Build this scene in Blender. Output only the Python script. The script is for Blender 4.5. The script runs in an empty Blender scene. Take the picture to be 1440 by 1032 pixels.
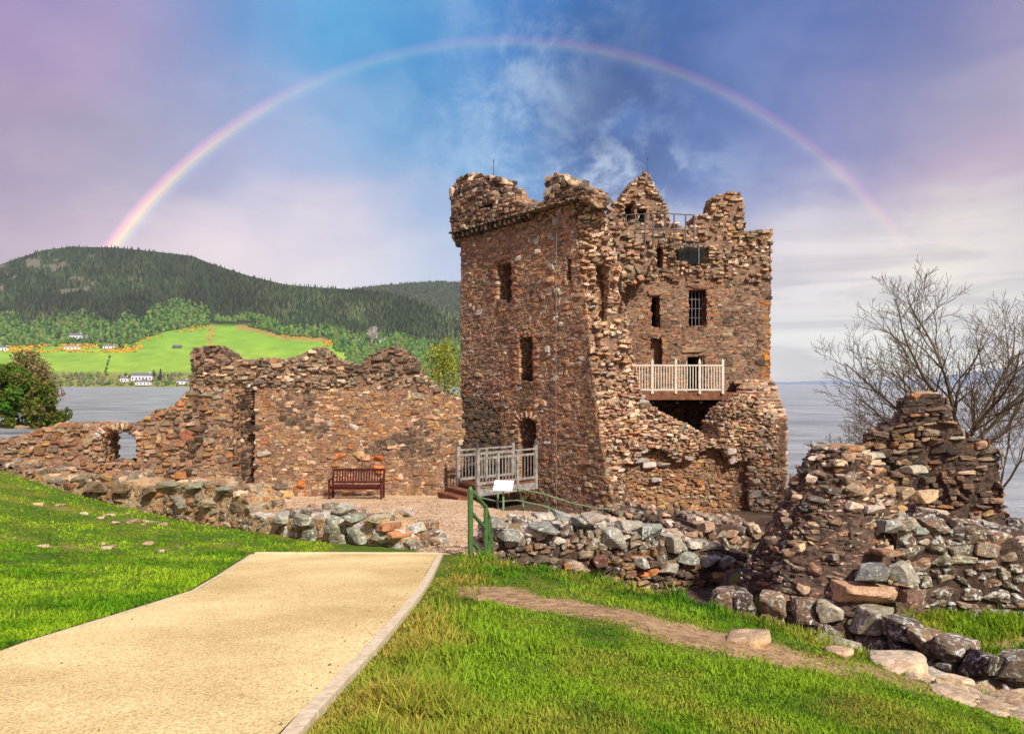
import bpy, math, random
import numpy as np
from mathutils import Vector, Matrix

# ------------------------------------------------------------------ camera, light, sky, exposure
scn = bpy.context.scene
COL = scn.collection
F, HV = 1040.0, 539.0            # focal length in photo pixels, horizon row of the photo

cam_d = bpy.data.cameras.new('camera'); cam = bpy.data.objects.new('camera', cam_d); COL.objects.link(cam)
cam.location = (0, 0, 0); cam.rotation_euler = (math.radians(90), 0, 0)
cam_d.sensor_width = 36.0; cam_d.lens = 36.0 * F / 1440.0
cam_d.shift_y = (HV - 516.0) / 1440.0
cam_d.clip_start = 0.1; cam_d.clip_end = 60000
scn.camera = cam

SUN_EL, SUN_AZ = math.radians(42), math.radians(149)      # azimuth from +Y (view direction) towards +X (right)
S = Vector((math.sin(SUN_AZ) * math.cos(SUN_EL), math.cos(SUN_AZ) * math.cos(SUN_EL), math.sin(SUN_EL)))
sun_d = bpy.data.lights.new('sun', 'SUN'); sun = bpy.data.objects.new('sun', sun_d); COL.objects.link(sun)
sun_d.energy = 3.9; sun_d.angle = math.radians(4.0); sun_d.color = (1.0, 0.945, 0.86)
sun.rotation_euler = S.to_track_quat('Z', 'Y').to_euler(); sun.location = (20, -10, 30)

scn.view_settings.view_transform = 'Standard'; scn.view_settings.look = 'None'
scn.view_settings.exposure = 0.60; scn.view_settings.gamma = 1.0
scn.cycles.use_denoising = True
scn.cycles.max_bounces = 6; scn.cycles.diffuse_bounces = 3; scn.cycles.transparent_max_bounces = 8

def lin(c):
    r = []
    for x in c[:3]:
        x /= 255.0
        r.append(x / 12.92 if x <= 0.04045 else ((x + 0.055) / 1.055) ** 2.4)
    return tuple(r)

class NT:                                    # tiny node-tree helper
    def __init__(s, tree): s.t = tree; s.n = tree.nodes; s.l = tree.links
    def new(s, typ, **kw):
        nd = s.n.new(typ)
        for k, v in kw.items(): setattr(nd, k, v)
        return nd
    def put(s, sock, v):
        if isinstance(v, bpy.types.NodeSocket): s.l.new(v, sock)
        elif isinstance(v, (tuple, list)) and sock.type == 'RGBA' and len(v) == 3: sock.default_value = (*v, 1)
        else: sock.default_value = v
    def m(s, op, a, b=0.0, c=0.0, clamp=False):
        nd = s.new('ShaderNodeMath', operation=op, use_clamp=clamp)
        s.put(nd.inputs[0], a); s.put(nd.inputs[1], b)
        if op in ('MULTIPLY_ADD',): s.put(nd.inputs[2], c)
        return nd.outputs[0]
    def mix(s, f, a, b, blend='MIX', clamp=False):
        nd = s.new('ShaderNodeMix', data_type='RGBA', blend_type=blend); nd.clamp_factor = True; nd.clamp_result = clamp
        s.put(nd.inputs[0], f); s.put(nd.inputs[6], a); s.put(nd.inputs[7], b)
        return nd.outputs[2]
    def mapr(s, v, a, b, c=0.0, d=1.0, smooth=True):
        nd = s.new('ShaderNodeMapRange'); nd.interpolation_type = 'SMOOTHSTEP' if smooth else 'LINEAR'
        s.put(nd.inputs[0], v); nd.inputs[1].default_value = a; nd.inputs[2].default_value = b
        nd.inputs[3].default_value = c; nd.inputs[4].default_value = d
        return nd.outputs[0]
    def ramp(s, f, pts, interp='LINEAR'):
        nd = s.new('ShaderNodeValToRGB'); cr = nd.color_ramp; cr.interpolation = interp
        while len(cr.elements) < len(pts): cr.elements.new(0.5)
        for e, (p, c) in zip(cr.elements, pts): e.position = p; e.color = (*c, 1)
        s.put(nd.inputs[0], f)
        return nd.outputs[0]
    def noise(s, vec, scale, detail=4.0, rough=0.55, dist=0.0, out=0):
        nd = s.new('ShaderNodeTexNoise')
        if vec is not None: s.put(nd.inputs['Vector'], vec)
        nd.inputs['Scale'].default_value = scale; nd.inputs['Detail'].default_value = detail
        nd.inputs['Roughness'].default_value = rough; nd.inputs['Distortion'].default_value = dist
        return nd.outputs[out]
    def comb(s, x, y, z):
        nd = s.new('ShaderNodeCombineXYZ')
        for i, v in enumerate((x, y, z)): s.put(nd.inputs[i], v)
        return nd.outputs[0]

world = bpy.data.worlds.new('World'); scn.world = world; world.use_nodes = True
W = NT(world.node_tree); W.n.clear()
wout = W.new('ShaderNodeOutputWorld'); bg = W.new('ShaderNodeBackground'); W.l.new(bg.outputs[0], wout.inputs[0])
SKY_STRENGTH = 0.1
bg.inputs[1].default_value = SKY_STRENGTH
sky = W.new('ShaderNodeTexSky'); sky.sky_type = 'NISHITA'; sky.sun_disc = False
sky.sun_elevation = SUN_EL; sky.sun_rotation = SUN_AZ
tc = W.new('ShaderNodeTexCoord'); sep = W.new('ShaderNodeSeparateXYZ'); W.l.new(tc.outputs['Generated'], sep.inputs[0])
dx, dy, dz = sep.outputs
el = W.m('ARCSINE', dz); az = W.m('ARCTAN2', dx, dy)
D2R = math.pi / 180
fa = W.m('MULTIPLY_ADD', az, 1 / (70 * D2R), 0.5, clamp=True)
def skyramp(pts):      # (column of the photo, colour)
    return W.ramp(fa, [((math.degrees(math.atan((u - 720) / F)) + 35) / 70, lin(c)) for u, c in pts])
low = skyramp([(0, (203, 178, 189)), (120, (216, 191, 199)), (330, (245, 226, 226)), (480, (237, 228, 230)), (600, (201, 210, 228)), (760, (178, 197, 228)), (900, (199, 201, 224)), (1060, (237, 226, 228)), (1200, (239, 226, 222)), (1330, (249, 237, 222)), (1440, (239, 228, 220))])
mid = skyramp([(0, (166, 146, 176)), (180, (172, 163, 188)), (380, (168, 179, 214)), (560, (120, 171, 216)), (720, (92, 155, 212)), (860, (70, 110, 174)), (1000, (98, 126, 186)), (1180, (132, 132, 184)), (1320, (160, 157, 188)), (1440, (182, 171, 192))])
top = skyramp([(0, (168, 140, 188)), (160, (152, 148, 196)), (340, (104, 154, 210)), (460, (72, 164, 218)), (560, (58, 154, 212)), (660, (34, 134, 204)), (750, (24, 114, 190)), (830, (30, 104, 176)), (960, (62, 104, 176)), (1160, (88, 114, 178)), (1300, (112, 122, 178)), (1440, (142, 134, 182))])
hor = skyramp([(0, (231, 211, 216)), (400, (244, 233, 235)), (700, (222, 228, 237)), (1080, (255, 254, 244)), (1250, (255, 255, 239)), (1440, (255, 249, 235))])
# soft streaks that fan out and puffy cloud in the middle of the view
wv = W.comb(W.m('MULTIPLY', az, 1.6), W.m('MULTIPLY', el, 4.2), W.m('MULTIPLY', az, 0.6))
wn = W.noise(wv, 3.0, 6, 0.55, 0.3)
elw = W.m('ADD', el, W.m('MULTIPLY', W.m('SUBTRACT', wn, 0.5), 0.16))
c = W.mix(W.mapr(elw, 2.0 * D2R, 8 * D2R), hor, low)
c = W.mix(W.mapr(elw, 8 * D2R, 17 * D2R), c, mid)
c = W.mix(W.mapr(elw, 16 * D2R, 26 * D2R), c, top)
st = W.noise(W.comb(W.m('MULTIPLY', az, 2.2), W.m('MULTIPLY', el, 2.6), 3.1), 2.6, 6, 0.55, 0.2)
c = W.mix(0.34, c, W.mix(W.mapr(st, 0.32, 0.70), W.mix(1.0, c, lin((205, 208, 222)), 'MULTIPLY'), W.mix(0.22, c, lin((232, 226, 236)))))
# grey bars of cloud low on the right
bars = W.noise(W.comb(W.m('MULTIPLY', az, 1.5), W.m('MULTIPLY', el, 13.0), 7.7), 2.0, 7, 0.6, 0.9)
bm_ = W.m('MULTIPLY', W.m('MULTIPLY', W.mapr(az, 12 * D2R, 22 * D2R), W.mapr(el, 14 * D2R, 7 * D2R)), W.mapr(bars, 0.42, 0.62))
c = W.mix(W.m('MULTIPLY', bm_, 0.5), c, lin((172, 166, 174)))
# puffs
pn = W.noise(W.comb(W.m('MULTIPLY', az, 5.5), W.m('MULTIPLY', el, 6.0), 1.3), 1.9, 10, 0.66, 0.25)
def bump1(v, ctr, wid):
    q = W.m('DIVIDE', W.m('SUBTRACT', v, ctr * D2R), wid * D2R)
    return W.m('POWER', 2.71828, W.m('MULTIPLY', W.m('MULTIPLY', q, q), -1.0))
pm = W.m('MULTIPLY', bump1(az, 2.0, 8.5), bump1(el, 19, 9))
c = W.mix(W.m('MULTIPLY', W.m('MULTIPLY', pm, 0.72), W.mapr(pn, 0.40, 0.70)), c, lin((196, 218, 240)))
dm = W.m('MULTIPLY', bump1(az, 8.5, 6.0), bump1(el, 20, 6.5))
pn2 = W.noise(W.comb(W.m('MULTIPLY', az, 5.0), W.m('MULTIPLY', el, 6.0), 9.3), 1.4, 8, 0.6, 0.15)
c = W.mix(W.m('MULTIPLY', W.m('MULTIPLY', dm, 0.9), W.mapr(pn2, 0.38, 0.58)), c, lin((44, 76, 138)))
# bright low cloud just above the tower
lm = W.m('MULTIPLY', bump1(az, 8.0, 7.0), bump1(el, 15.0, 2.6))
c = W.mix(W.m('MULTIPLY', W.m('MULTIPLY', lm, 0.9), W.mapr(pn, 0.40, 0.60)), c, lin((200, 216, 236)))
for a0, e0, wa, we, amt, cl in ((-31.0, 20.0, 5.0, 3.0, .24, (204, 154, 184)), (-27.0, 24.5, 4.5, 2.6, .14, (196, 156, 188)), (32.0, 14.5, 5.0, 3.0, .4, (204, 160, 184)), (-13.0, 12.0, 7.0, 3.5, .35, (222, 196, 212))):
    c = W.mix(W.m('MULTIPLY', W.m('MULTIPLY', bump1(W.m('ADD', az, W.m('MULTIPLY', W.m('SUBTRACT', st, .5), .2)), a0, wa), bump1(W.m('SUBTRACT', elw, W.m('MULTIPLY', W.m('SUBTRACT', az, a0 * D2R), .55 if a0 < -20 else 0.0)), e0, we)), amt), c, lin(cl))
# rainbow: a cone of directions round one axis
ra = (-0.004, math.cos(-8.4 * D2R), math.sin(-8.4 * D2R))
dt = W.m('ADD', W.m('MULTIPLY', dx, ra[0]), W.m('ADD', W.m('MULTIPLY', dy, ra[1]), W.m('MULTIPLY', dz, ra[2])))
th = W.m('ARCCOSINE', dt)
tt = W.mapr(th, 32.1 * D2R, 33.7 * D2R, 0, 1, smooth=False)
rb = W.ramp(tt, [(0, (0, 0, 0)), (0.16, (0.01, 0.01, 0.03)), (0.32, (0.03, 0.05, 0.05)), (0.46, (0.13, 0.13, 0.03)), (0.60, (0.28, 0.20, 0.03)), (0.74, (0.28, 0.09, 0.05)), (0.88, (0.15, 0.02, 0.07)), (1.0, (0, 0, 0))], 'EASE')
ri = W.m('ADD', W.mapr(az, -14 * D2R, -29 * D2R, 0.36, 1.7), W.m('MULTIPLY', W.mapr(az, 8 * D2R, 20 * D2R), 0.08))
ri = W.m('MULTIPLY', ri, W.mapr(W.m('SUBTRACT', el, W.m('MULTIPLY', az, 0.10)), 5.0 * D2R, 9 * D2R))
rbm = W.mix(1.0, rb, W.comb(ri, ri, ri), 'MULTIPLY')
c = W.mix(1.0, c, rbm, 'ADD')
c10 = W.mix(1.0, c, (0.71 / SKY_STRENGTH,) * 3, 'MULTIPLY')
fin = W.mix(0.10, c10, sky.outputs[0])
W.l.new(fin, bg.inputs[0])

# ------------------------------------------------------------------ helpers
RNG = random.Random(7)
NPR = np.random.default_rng(7)

class MB:                                   # collects geometry, builds ONE mesh object
    def __init__(s): s.v = []; s.f = []; s.c = []; s.nv = 0
    def add(s, v, f, mat=0, col=(1, 1, 1, 0)):
        v = np.asarray(v, dtype=np.float64).reshape(-1, 3); n = len(v)
        cc = np.asarray(col, dtype=np.float32)
        if cc.ndim == 1: cc = np.tile(cc, (n, 1))
        s.v.append(v); s.c.append(cc)
        if not isinstance(f, list): f = [f]
        for q in f:
            q = np.asarray(q, dtype=np.int64)
            if len(q): s.f.append((q + s.nv, mat))
        s.nv += n
    def build(s, name, mats, parent=None, smooth=False):
        me = bpy.data.meshes.new(name)
        v = np.concatenate(s.v); c = np.concatenate(s.c)
        lv = np.concatenate([q.ravel() for q, _ in s.f])
        tot = np.concatenate([np.full(len(q), q.shape[1]) for q, _ in s.f])
        mi = np.concatenate([np.full(len(q), m) for q, m in s.f])
        st_ = np.concatenate([[0], np.cumsum(tot)[:-1]])
        me.vertices.add(len(v)); me.loops.add(len(lv)); me.polygons.add(len(tot))
        me.vertices.foreach_set('co', v.astype(np.float32).ravel())
        me.loops.foreach_set('vertex_index', lv.astype(np.int32))
        me.polygons.foreach_set('loop_start', st_.astype(np.int32))
        me.polygons.foreach_set('loop_total', tot.astype(np.int32))
        me.polygons.foreach_set('material_index', mi.astype(np.int32))
        me.polygons.foreach_set('use_smooth', np.full(len(tot), bool(smooth)))
        at_ = me.color_attributes.new('Col', 'FLOAT_COLOR', 'POINT'); at_.data.foreach_set('color', c.ravel())
        me.update(calc_edges=True)
        for m in (mats if isinstance(mats, (list, tuple)) else [mats]): me.materials.append(m)
        o = bpy.data.objects.new(name, me); COL.objects.link(o)
        if parent is not None: o.parent = parent
        return o

def tag(o, label=None, cat=None, group=None, kind=None):
    for k, v in (('label', label), ('category', cat), ('group', group), ('kind', kind)):
        if v: o[k] = v
    return o
def empty(name, loc=(0, 0, 0)):
    o = bpy.data.objects.new(name, None); COL.objects.link(o); o.location = loc; return o
def reloc(parent):                          # children built in world coordinates stay where they are
    bpy.context.view_layer.update()
    for ch in parent.children: ch.matrix_parent_inverse = Matrix.Translation(-parent.location)
BOXF = np.array([[0, 1, 3, 2], [4, 6, 7, 5], [0, 4, 5, 1], [2, 3, 7, 6], [0, 2, 6, 4], [1, 5, 7, 3]])
def box(mb, c, h, ax=None, mat=0, col=(1, 1, 1, 0)):
    v = np.array([[x, y, z] for x in (-1, 1) for y in (-1, 1) for z in (-1, 1)], float) * np.asarray(h)
    if ax is not None: v = v @ np.asarray(ax)
    mb.add(v + np.asarray(c), BOXF, mat, col)
def axes(d):                                # rows: along d, horizontal side, up
    d = np.asarray(d, float); d = d / np.linalg.norm(d)
    up = np.array([0, 0, 1.0]) if abs(d[2]) < .95 else np.array([0, 1.0, 0])
    s_ = np.cross(up, d); s_ /= np.linalg.norm(s_); return np.array([d, s_, np.cross(d, s_)])
def bar(mb, p, q, w, t, mat=0, col=(1, 1, 1, 0)):
    p, q = np.asarray(p, float), np.asarray(q, float); L = np.linalg.norm(q - p)
    box(mb, (p + q) / 2, (L / 2, w / 2, t / 2), axes(q - p), mat, col)
def tube(mb, pts, rad, n=8, mat=0, col=(1, 1, 1, 0), cap=True):
    pts = [np.asarray(p, float) for p in pts]; rad = rad if hasattr(rad, '__len__') else [rad] * len(pts)
    v = []
    for i, p in enumerate(pts):
        d = pts[min(i + 1, len(pts) - 1)] - pts[max(i - 1, 0)]; A_ = axes(d)
        for k in range(n):
            a = 2 * math.pi * k / n; v.append(p + rad[i] * (math.cos(a) * A_[1] + math.sin(a) * A_[2]))
    f = [[i * n + k, i * n + (k + 1) % n, (i + 1) * n + (k + 1) % n, (i + 1) * n + k] for i in range(len(pts) - 1) for k in range(n)]
    fs = [np.array(f)]
    if cap: fs += [np.array([list(range(n))[::-1]]), np.array([[(len(pts) - 1) * n + k for k in range(n)]])]
    mb.add(v, fs, mat, col)
def sstep(a, b, x):
    t = np.clip((x - a) / (b - a), 0, 1); return t * t * (3 - 2 * t)
def vnoise(x, y, seed=0):                   # smooth value noise 0..1
    x = np.asarray(x, float); y = np.asarray(y, float)
    xi = np.floor(x).astype(np.int64); yi = np.floor(y).astype(np.int64); fx = x - xi; fy = y - yi
    fx = fx * fx * (3 - 2 * fx); fy = fy * fy * (3 - 2 * fy)
    def h(a, b):
        n = (a * 374761393 + b * 668265263 + seed * 974634777) & 0xFFFFFFFF
        n = ((n ^ (n >> 13)) * 1274126177) & 0xFFFFFFFF
        return ((n ^ (n >> 16)) & 0xFFFF) / 65535.0
    return (h(xi, yi) * (1 - fx) + h(xi + 1, yi) * fx) * (1 - fy) + (h(xi, yi + 1) * (1 - fx) + h(xi + 1, yi + 1) * fx) * fy
def fbm(x, y, seed=0, o=3):
    r = 0; a = 0.5; t = 0
    for i in range(o): r = r + a * vnoise(x * 2 ** i, y * 2 ** i, seed + i); t += a; a /= 2
    return r / t
def pip(poly, X, Y):                        # even-odd point in polygon, vectorised
    X = np.asarray(X, float); Y = np.asarray(Y, float); ins = np.zeros(np.broadcast(X, Y).shape, bool)
    n = len(poly)
    for i in range(n):
        x0, y0 = poly[i]; x1, y1 = poly[(i + 1) % n]
        if y0 == y1: continue
        cnd = (y0 > Y) != (y1 > Y)
        ins ^= cnd & (X < (x1 - x0) * (Y - y0) / (y1 - y0) + x0)
    return ins
def seg_dist(pl, X, Y):
    d = np.full(np.broadcast(X, Y).shape, 1e9)
    for (x0, y0), (x1, y1) in zip(pl[:-1], pl[1:]):
        ex, ey = x1 - x0, y1 - y0; t = np.clip(((X - x0) * ex + (Y - y0) * ey) / (ex * ex + ey * ey), 0, 1)
        d = np.minimum(d, np.hypot(X - x0 - t * ex, Y - y0 - t * ey))
    return d
def at(u, v, Y):                            # world point a given distance off that the photo shows at (u, v)
    return ((u - 720) / F * Y, Y, (HV - v) / F * Y)

# ------------------------------------------------------------------ materials
def mat(name):
    m = bpy.data.materials.new(name); m.use_nodes = True; t = NT(m.node_tree); t.n.clear()
    out = t.new('ShaderNodeOutputMaterial'); b = t.new('ShaderNodeBsdfPrincipled'); t.l.new(b.outputs[0], out.inputs[0])
    b.inputs['Roughness'].default_value = 0.9; b.inputs['Specular IOR Level'].default_value = 0.25
    return m, t, b
def bump(t, b, h, strength, dist):
    nd = t.new('ShaderNodeBump'); nd.inputs['Strength'].default_value = strength; nd.inputs['Distance'].default_value = dist
    t.put(nd.inputs['Height'], h); t.l.new(nd.outputs[0], b.inputs['Normal'])
def obj_co(t): return t.new('ShaderNodeTexCoord').outputs['Object']
def attr(t):
    a = t.new('ShaderNodeAttribute'); a.attribute_name = 'Col'; return a.outputs['Color'], a.outputs['Alpha']

def stone_mat(name, sc, lichen_scale, bs=0.5, bd=0.03):
    m, t, b = mat(name); co = obj_co(t); c0, al = attr(t)
    n1 = t.noise(co, sc, 6, 0.65, 0.3); n2 = t.noise(co, sc * 4.5, 4, 0.7)
    n3 = t.noise(co, sc * 0.16, 5, 0.6)
    c1 = t.mix(1.0, c0, t.ramp(n1, [(0.25, (0.42, 0.40, 0.39)), (0.5, (0.95, 0.95, 0.95)), (0.78, (1.5, 1.42, 1.32))]), 'MULTIPLY')
    c1 = t.mix(1.0, c1, t.ramp(n2, [(0.3, (0.62, 0.60, 0.6)), (0.6, (1.1, 1.1, 1.1)), (0.8, (1.35, 1.32, 1.25))]), 'MULTIPLY')
    c1 = t.mix(0.7, c1, t.mix(1.0, c1, t.ramp(n3, [(0.30, (0.55, 0.50, 0.50)), (0.45, (0.95, 0.94, 0.94)), (0.58, (1.05, 1.0, .95)), (0.72, (1.35, 1.16, 0.86))]), 'MULTIPLY'))
    ln = t.noise(co, lichen_scale, 5, 0.6, 0.6)
    lf = t.m('MULTIPLY', t.mapr(t.m('ADD', ln, t.m('MULTIPLY', al, 0.30)), 0.66, 0.74), t.mapr(al, 0.02, 0.2))
    lc = t.mix(t.mapr(t.noise(co, lichen_scale * .4, 3), 0.40, 0.62), lin((205, 203, 192)), lin((150, 156, 138)))
    c1 = t.mix(lf, c1, lc)
    t.l.new(c1, b.inputs['Base Color'])
    bump(t, b, t.m('ADD', n1, t.m('MULTIPLY', n2, 0.5)), bs, bd)
    return m
M_STONE = stone_mat('tower_stone', 5.5, 5.0, 0.8, 0.05)
M_NEAR = stone_mat('near_stone', 11.0, 14.0, 0.7, 0.03)
def mortar_mat(name, ca, cb, sc):
    m, t, b = mat(name); co = obj_co(t); n = t.noise(co, sc, 6, 0.7); n2 = t.noise(co, sc * 0.12, 4, 0.6)
    c1 = t.mix(t.mapr(n, 0.3, 0.7), ca, cb)
    c1 = t.mix(1.0, c1, t.ramp(n2, [(0.3, (0.55, 0.52, 0.5)), (0.6, (1.05, 1.05, 1.05))]), 'MULTIPLY')
    t.l.new(c1, b.inputs['Base Color']); bump(t, b, n, 0.8, 0.04); return m
M_MORT = mortar_mat('tower_mortar', lin((118, 92, 74)), lin((166, 134, 106)), 14)
M_MORTD = mortar_mat('dark_mortar', lin((64, 50, 42)), lin((112, 90, 74)), 10)
M_MORTC = mortar_mat('cream_mortar', lin((172, 138, 98)), lin((206, 178, 138)), 12)
def plain(name, ca, cb=None, sc=8.0, rough=0.6, metal=0.0, bs=0.0, stretch=None):
    m, t, b = mat(name); co = obj_co(t)
    if stretch:
        mp = t.new('ShaderNodeMapping'); t.l.new(co, mp.inputs[0]); mp.inputs['Scale'].default_value = stretch; co = mp.outputs[0]
    n = t.noise(co, sc, 5, 0.6)
    t.l.new(t.mix(t.mapr(n, 0.3, 0.7), ca, cb or ca), b.inputs['Base Color'])
    b.inputs['Roughness'].default_value = rough; b.inputs['Metallic'].default_value = metal
    if bs: bump(t, b, n, bs, 0.01)
    return m
M_DARK = plain('near_black_box', lin((48, 38, 32)), lin((30, 24, 21)), 3)
M_WOODG = plain('weathered_wood', lin((116, 110, 102)), lin((166, 158, 148)), 6, 0.8, bs=0.4)
M_WOODP = plain('pale_painted_wood', lin((196, 184, 164)), lin((218, 208, 190)), 5, 0.7)
M_WOODB = plain('brown_wood', lin((96, 60, 42)), lin((140, 92, 66)), 6, 0.75, bs=0.3)
M_BENCH = plain('red_brown_stained_wood', lin((62, 24, 20)), lin((92, 38, 32)), 8, 0.45, bs=0.2)
M_GREEN = plain('green_painted_metal', lin((66, 96, 52)), lin((84, 114, 66)), 9, 0.45)
M_GREENP = plain('pale_green_painted_metal', lin((112, 138, 98)), lin((138, 160, 120)), 9, 0.5)
M_METAL = plain('dull_grey_metal', lin((84, 80, 78)), lin((116, 110, 106)), 10, 0.5, 0.4)
M_BLACK = plain('black_iron', lin((22, 20, 20)), lin((40, 36, 34)), 10, 0.6, 0.2)
M_WHITE = plain('white_panel', lin((222, 224, 220)), lin((238, 238, 234)), 5, 0.4)
M_ROOFW = plain('white_render', lin((222, 218, 210)), lin((236, 232, 226)), 0.5, 0.8)
M_SLATE = plain('grey_slate', lin((88, 88, 94)), lin((122, 120, 124)), 0.6, 0.7)
M_REDROOF = plain('dull_red_roof', lin((150, 98, 88)), lin((172, 120, 108)), 0.6, 0.7)
m, t, b = mat('greenish_glass'); b.inputs['Base Color'].default_value = (*lin((72, 84, 80)), 1); b.inputs['Roughness'].default_value = 0.15
b.inputs['Alpha'].default_value = 0.09; b.inputs['Specular IOR Level'].default_value = 0.5; M_GLASS = m
def leaf_mat(name, trans=0.35):
    m, t, b = mat(name); c0, al = attr(t); t.l.new(c0, b.inputs['Base Color']); b.inputs['Roughness'].default_value = 0.7
    b.inputs['Specular IOR Level'].default_value = 0.15
    if trans:
        tr = t.new('ShaderNodeBsdfTranslucent'); t.l.new(c0, tr.inputs[0]); mx = t.new('ShaderNodeMixShader'); mx.inputs[0].default_value = trans
        out = [n for n in t.n if n.type == 'OUTPUT_MATERIAL'][0]
        t.l.new(b.outputs[0], mx.inputs[1]); t.l.new(tr.outputs[0], mx.inputs[2]); t.l.new(mx.outputs[0], out.inputs[0])
    return m
M_LEAF = leaf_mat('leaves'); M_FAR = leaf_mat('far_foliage', 0.0); M_GRASS = leaf_mat('grass_blades', 0.3)
m, t, b = mat('bark'); co = obj_co(t); n = t.noise(co, 14, 5, 0.7)
t.l.new(t.mix(n, lin((70, 58, 44)), lin((124, 106, 80))), b.inputs['Base Color']); bump(t, b, n, 0.6, 0.02); M_BARK = m

# ------------------------------------------------------------------ ground
EDGE = [(-0.75, 11.75), (-0.35, 11.2), (-0.15, 10.5), (1.1, 8.95), (2.15, 8.05), (2.8, 7.65), (3.45, 7.3), (4.3, 7.15), (6.5, 7.6)]
L1 = [(-14.5, 19.4), (-8.4, 16.6), (-5.6, 15.0), (-3.6, 13.35), (-1.75, 12.2)]
COURT = [(-22, 11.4), (-0.35, 11.75), (0.2, 14), (2.7, 17.9), (2.5, 18.7), (-0.2, 20.2), (-1.0, 22.6), (-1.3, 25), (-1.4, 27.5), (-22, 27.5)]
TRAIL = [(-0.9, 8.3), (-0.3, 7.7), (0.3, 7.15), (1.0, 6.55), (1.5, 6.1), (2.1, 6.05), (2.8, 6.3), (3.3, 6.6)]
PATH_L = [(-3.3, -6), (-3.3, 2.0), (-3.42, 4.2), (-3.52, 5.1), (-3.42, 6.4), (-3.33, 7.9), (-4.0, 11.5)]
PATH_R = [(-1.09, -6), (-1.09, 2.0), (-1.09, 3.5), (-1.04, 5.0), (-1.02, 6.6), (-1.02, 8.2), (-1.17, 11.5)]
PATHP = PATH_L + PATH_R[::-1]
PATCHP = [(3.5, 10.5), (4.62, 9.85), (4.98, 9.25), (5.2, 8.65), (5.4, 8.2), (6.0, 7.95), (14, 8.2), (14, 12.5), (3.5, 12.5)]
def sdist(poly, X, Y):
    d = seg_dist(list(poly) + [poly[0]], X, Y); return np.where(pip(poly, X, Y), -d, d)
def plane_z(x, y):
    b_ = np.where(y < 11.5, -(1.209 + 0.126 * y), -(2.658 + 0.092 * (np.minimum(y, 26) - 11.5)))
    return b_
L1POLY = L1 + [(-1.0, 11.6), (-0.2, 11.6), (-0.2, -8), (-30, -8), (-30, 26)]
NEARPOLY = [(-0.75, 11.75)] + EDGE[1:] + [(12, 8.2), (30, 8), (30, -8), (-1, -8)]
def ground(x, y, rough=True):
    x = np.asarray(x, float); y = np.asarray(y, float); z = plane_z(x, y)
    dl = sdist(L1POLY, x, y)
    bank = 0.0135 * np.clip(-x - 3.3, 0, 14) ** 2
    z = z + bank * (1 - sstep(-0.35, 0.35, dl))
    z = z - 0.045 * np.clip(x, 0, 4.6) ** 2 * (1 - sstep(9, 13, y))
    # ditch, sunken court and moat on the right
    dn = sdist(NEARPOLY, x, y); dc = sdist(COURT, x, y)
    out = np.minimum(np.where(y < 12.0, dn, 9.0), np.where(y > 11.0, dc, 9.0))
    out = np.where((x < -0.8) & (y < 12), -1.0, out)
    deep = -3.5 - 0.065 * np.clip(y - 11.5, 0, 14)
    patch = sstep(.12, -.12, sdist(PATCHP, x, y))
    deep = deep + patch * (-3.08 - deep)
    z = np.where(out > -0.25, z + (np.minimum(deep, z) - z) * sstep(-0.1, 0.75, out), z)
    # outside the castle the mound falls to the loch
    q = np.maximum.reduce([(y - 28.5) / 16.0, (-x - 24) / 26.0, (x - 13.5 - 0.1 * np.clip(y - 10, 0, 99)) / 16.0])
    z = z + np.where(q > 0, -7.5 * sstep(0, 1, q) - 3 * np.clip(q - 1, 0, 2), 0)
    if rough:
        z = z + 0.05 * (fbm(x * 1.1, y * 1.1, 3) - 0.5) + 0.03 * (vnoise(x * 3.7, y * 3.7, 5) - 0.5)
    return np.maximum(z, -13.0)

def axis_list(lo, a, b_, hi, fine, coarse):
    return np.concatenate([np.arange(lo, a, coarse), np.arange(a, b_, fine), np.arange(b_, hi + .01, coarse)])
gx = axis_list(-120, -16, 11, 60, 0.11, 2.0); gy = axis_list(-8, 1.5, 21, 75, 0.11, 1.0)
GX, GY = np.meshgrid(gx, gy, indexing='ij')
inpath = sdist(PATHP, GX, GY)
GZ = ground(GX, GY); GF = ground(GX, GY, False); GZ = GF - 0.03 + (GZ - GF + .03) * sstep(.18, .9, inpath); GZ = np.where(inpath < 0.0, GF - .05, GZ)
nx, ny = GX.shape
idx = np.arange(nx * ny).reshape(nx, ny)
gq = np.stack([idx[:-1, :-1], idx[1:, :-1], idx[1:, 1:], idx[:-1, 1:]], -1).reshape(-1, 4)
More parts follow.
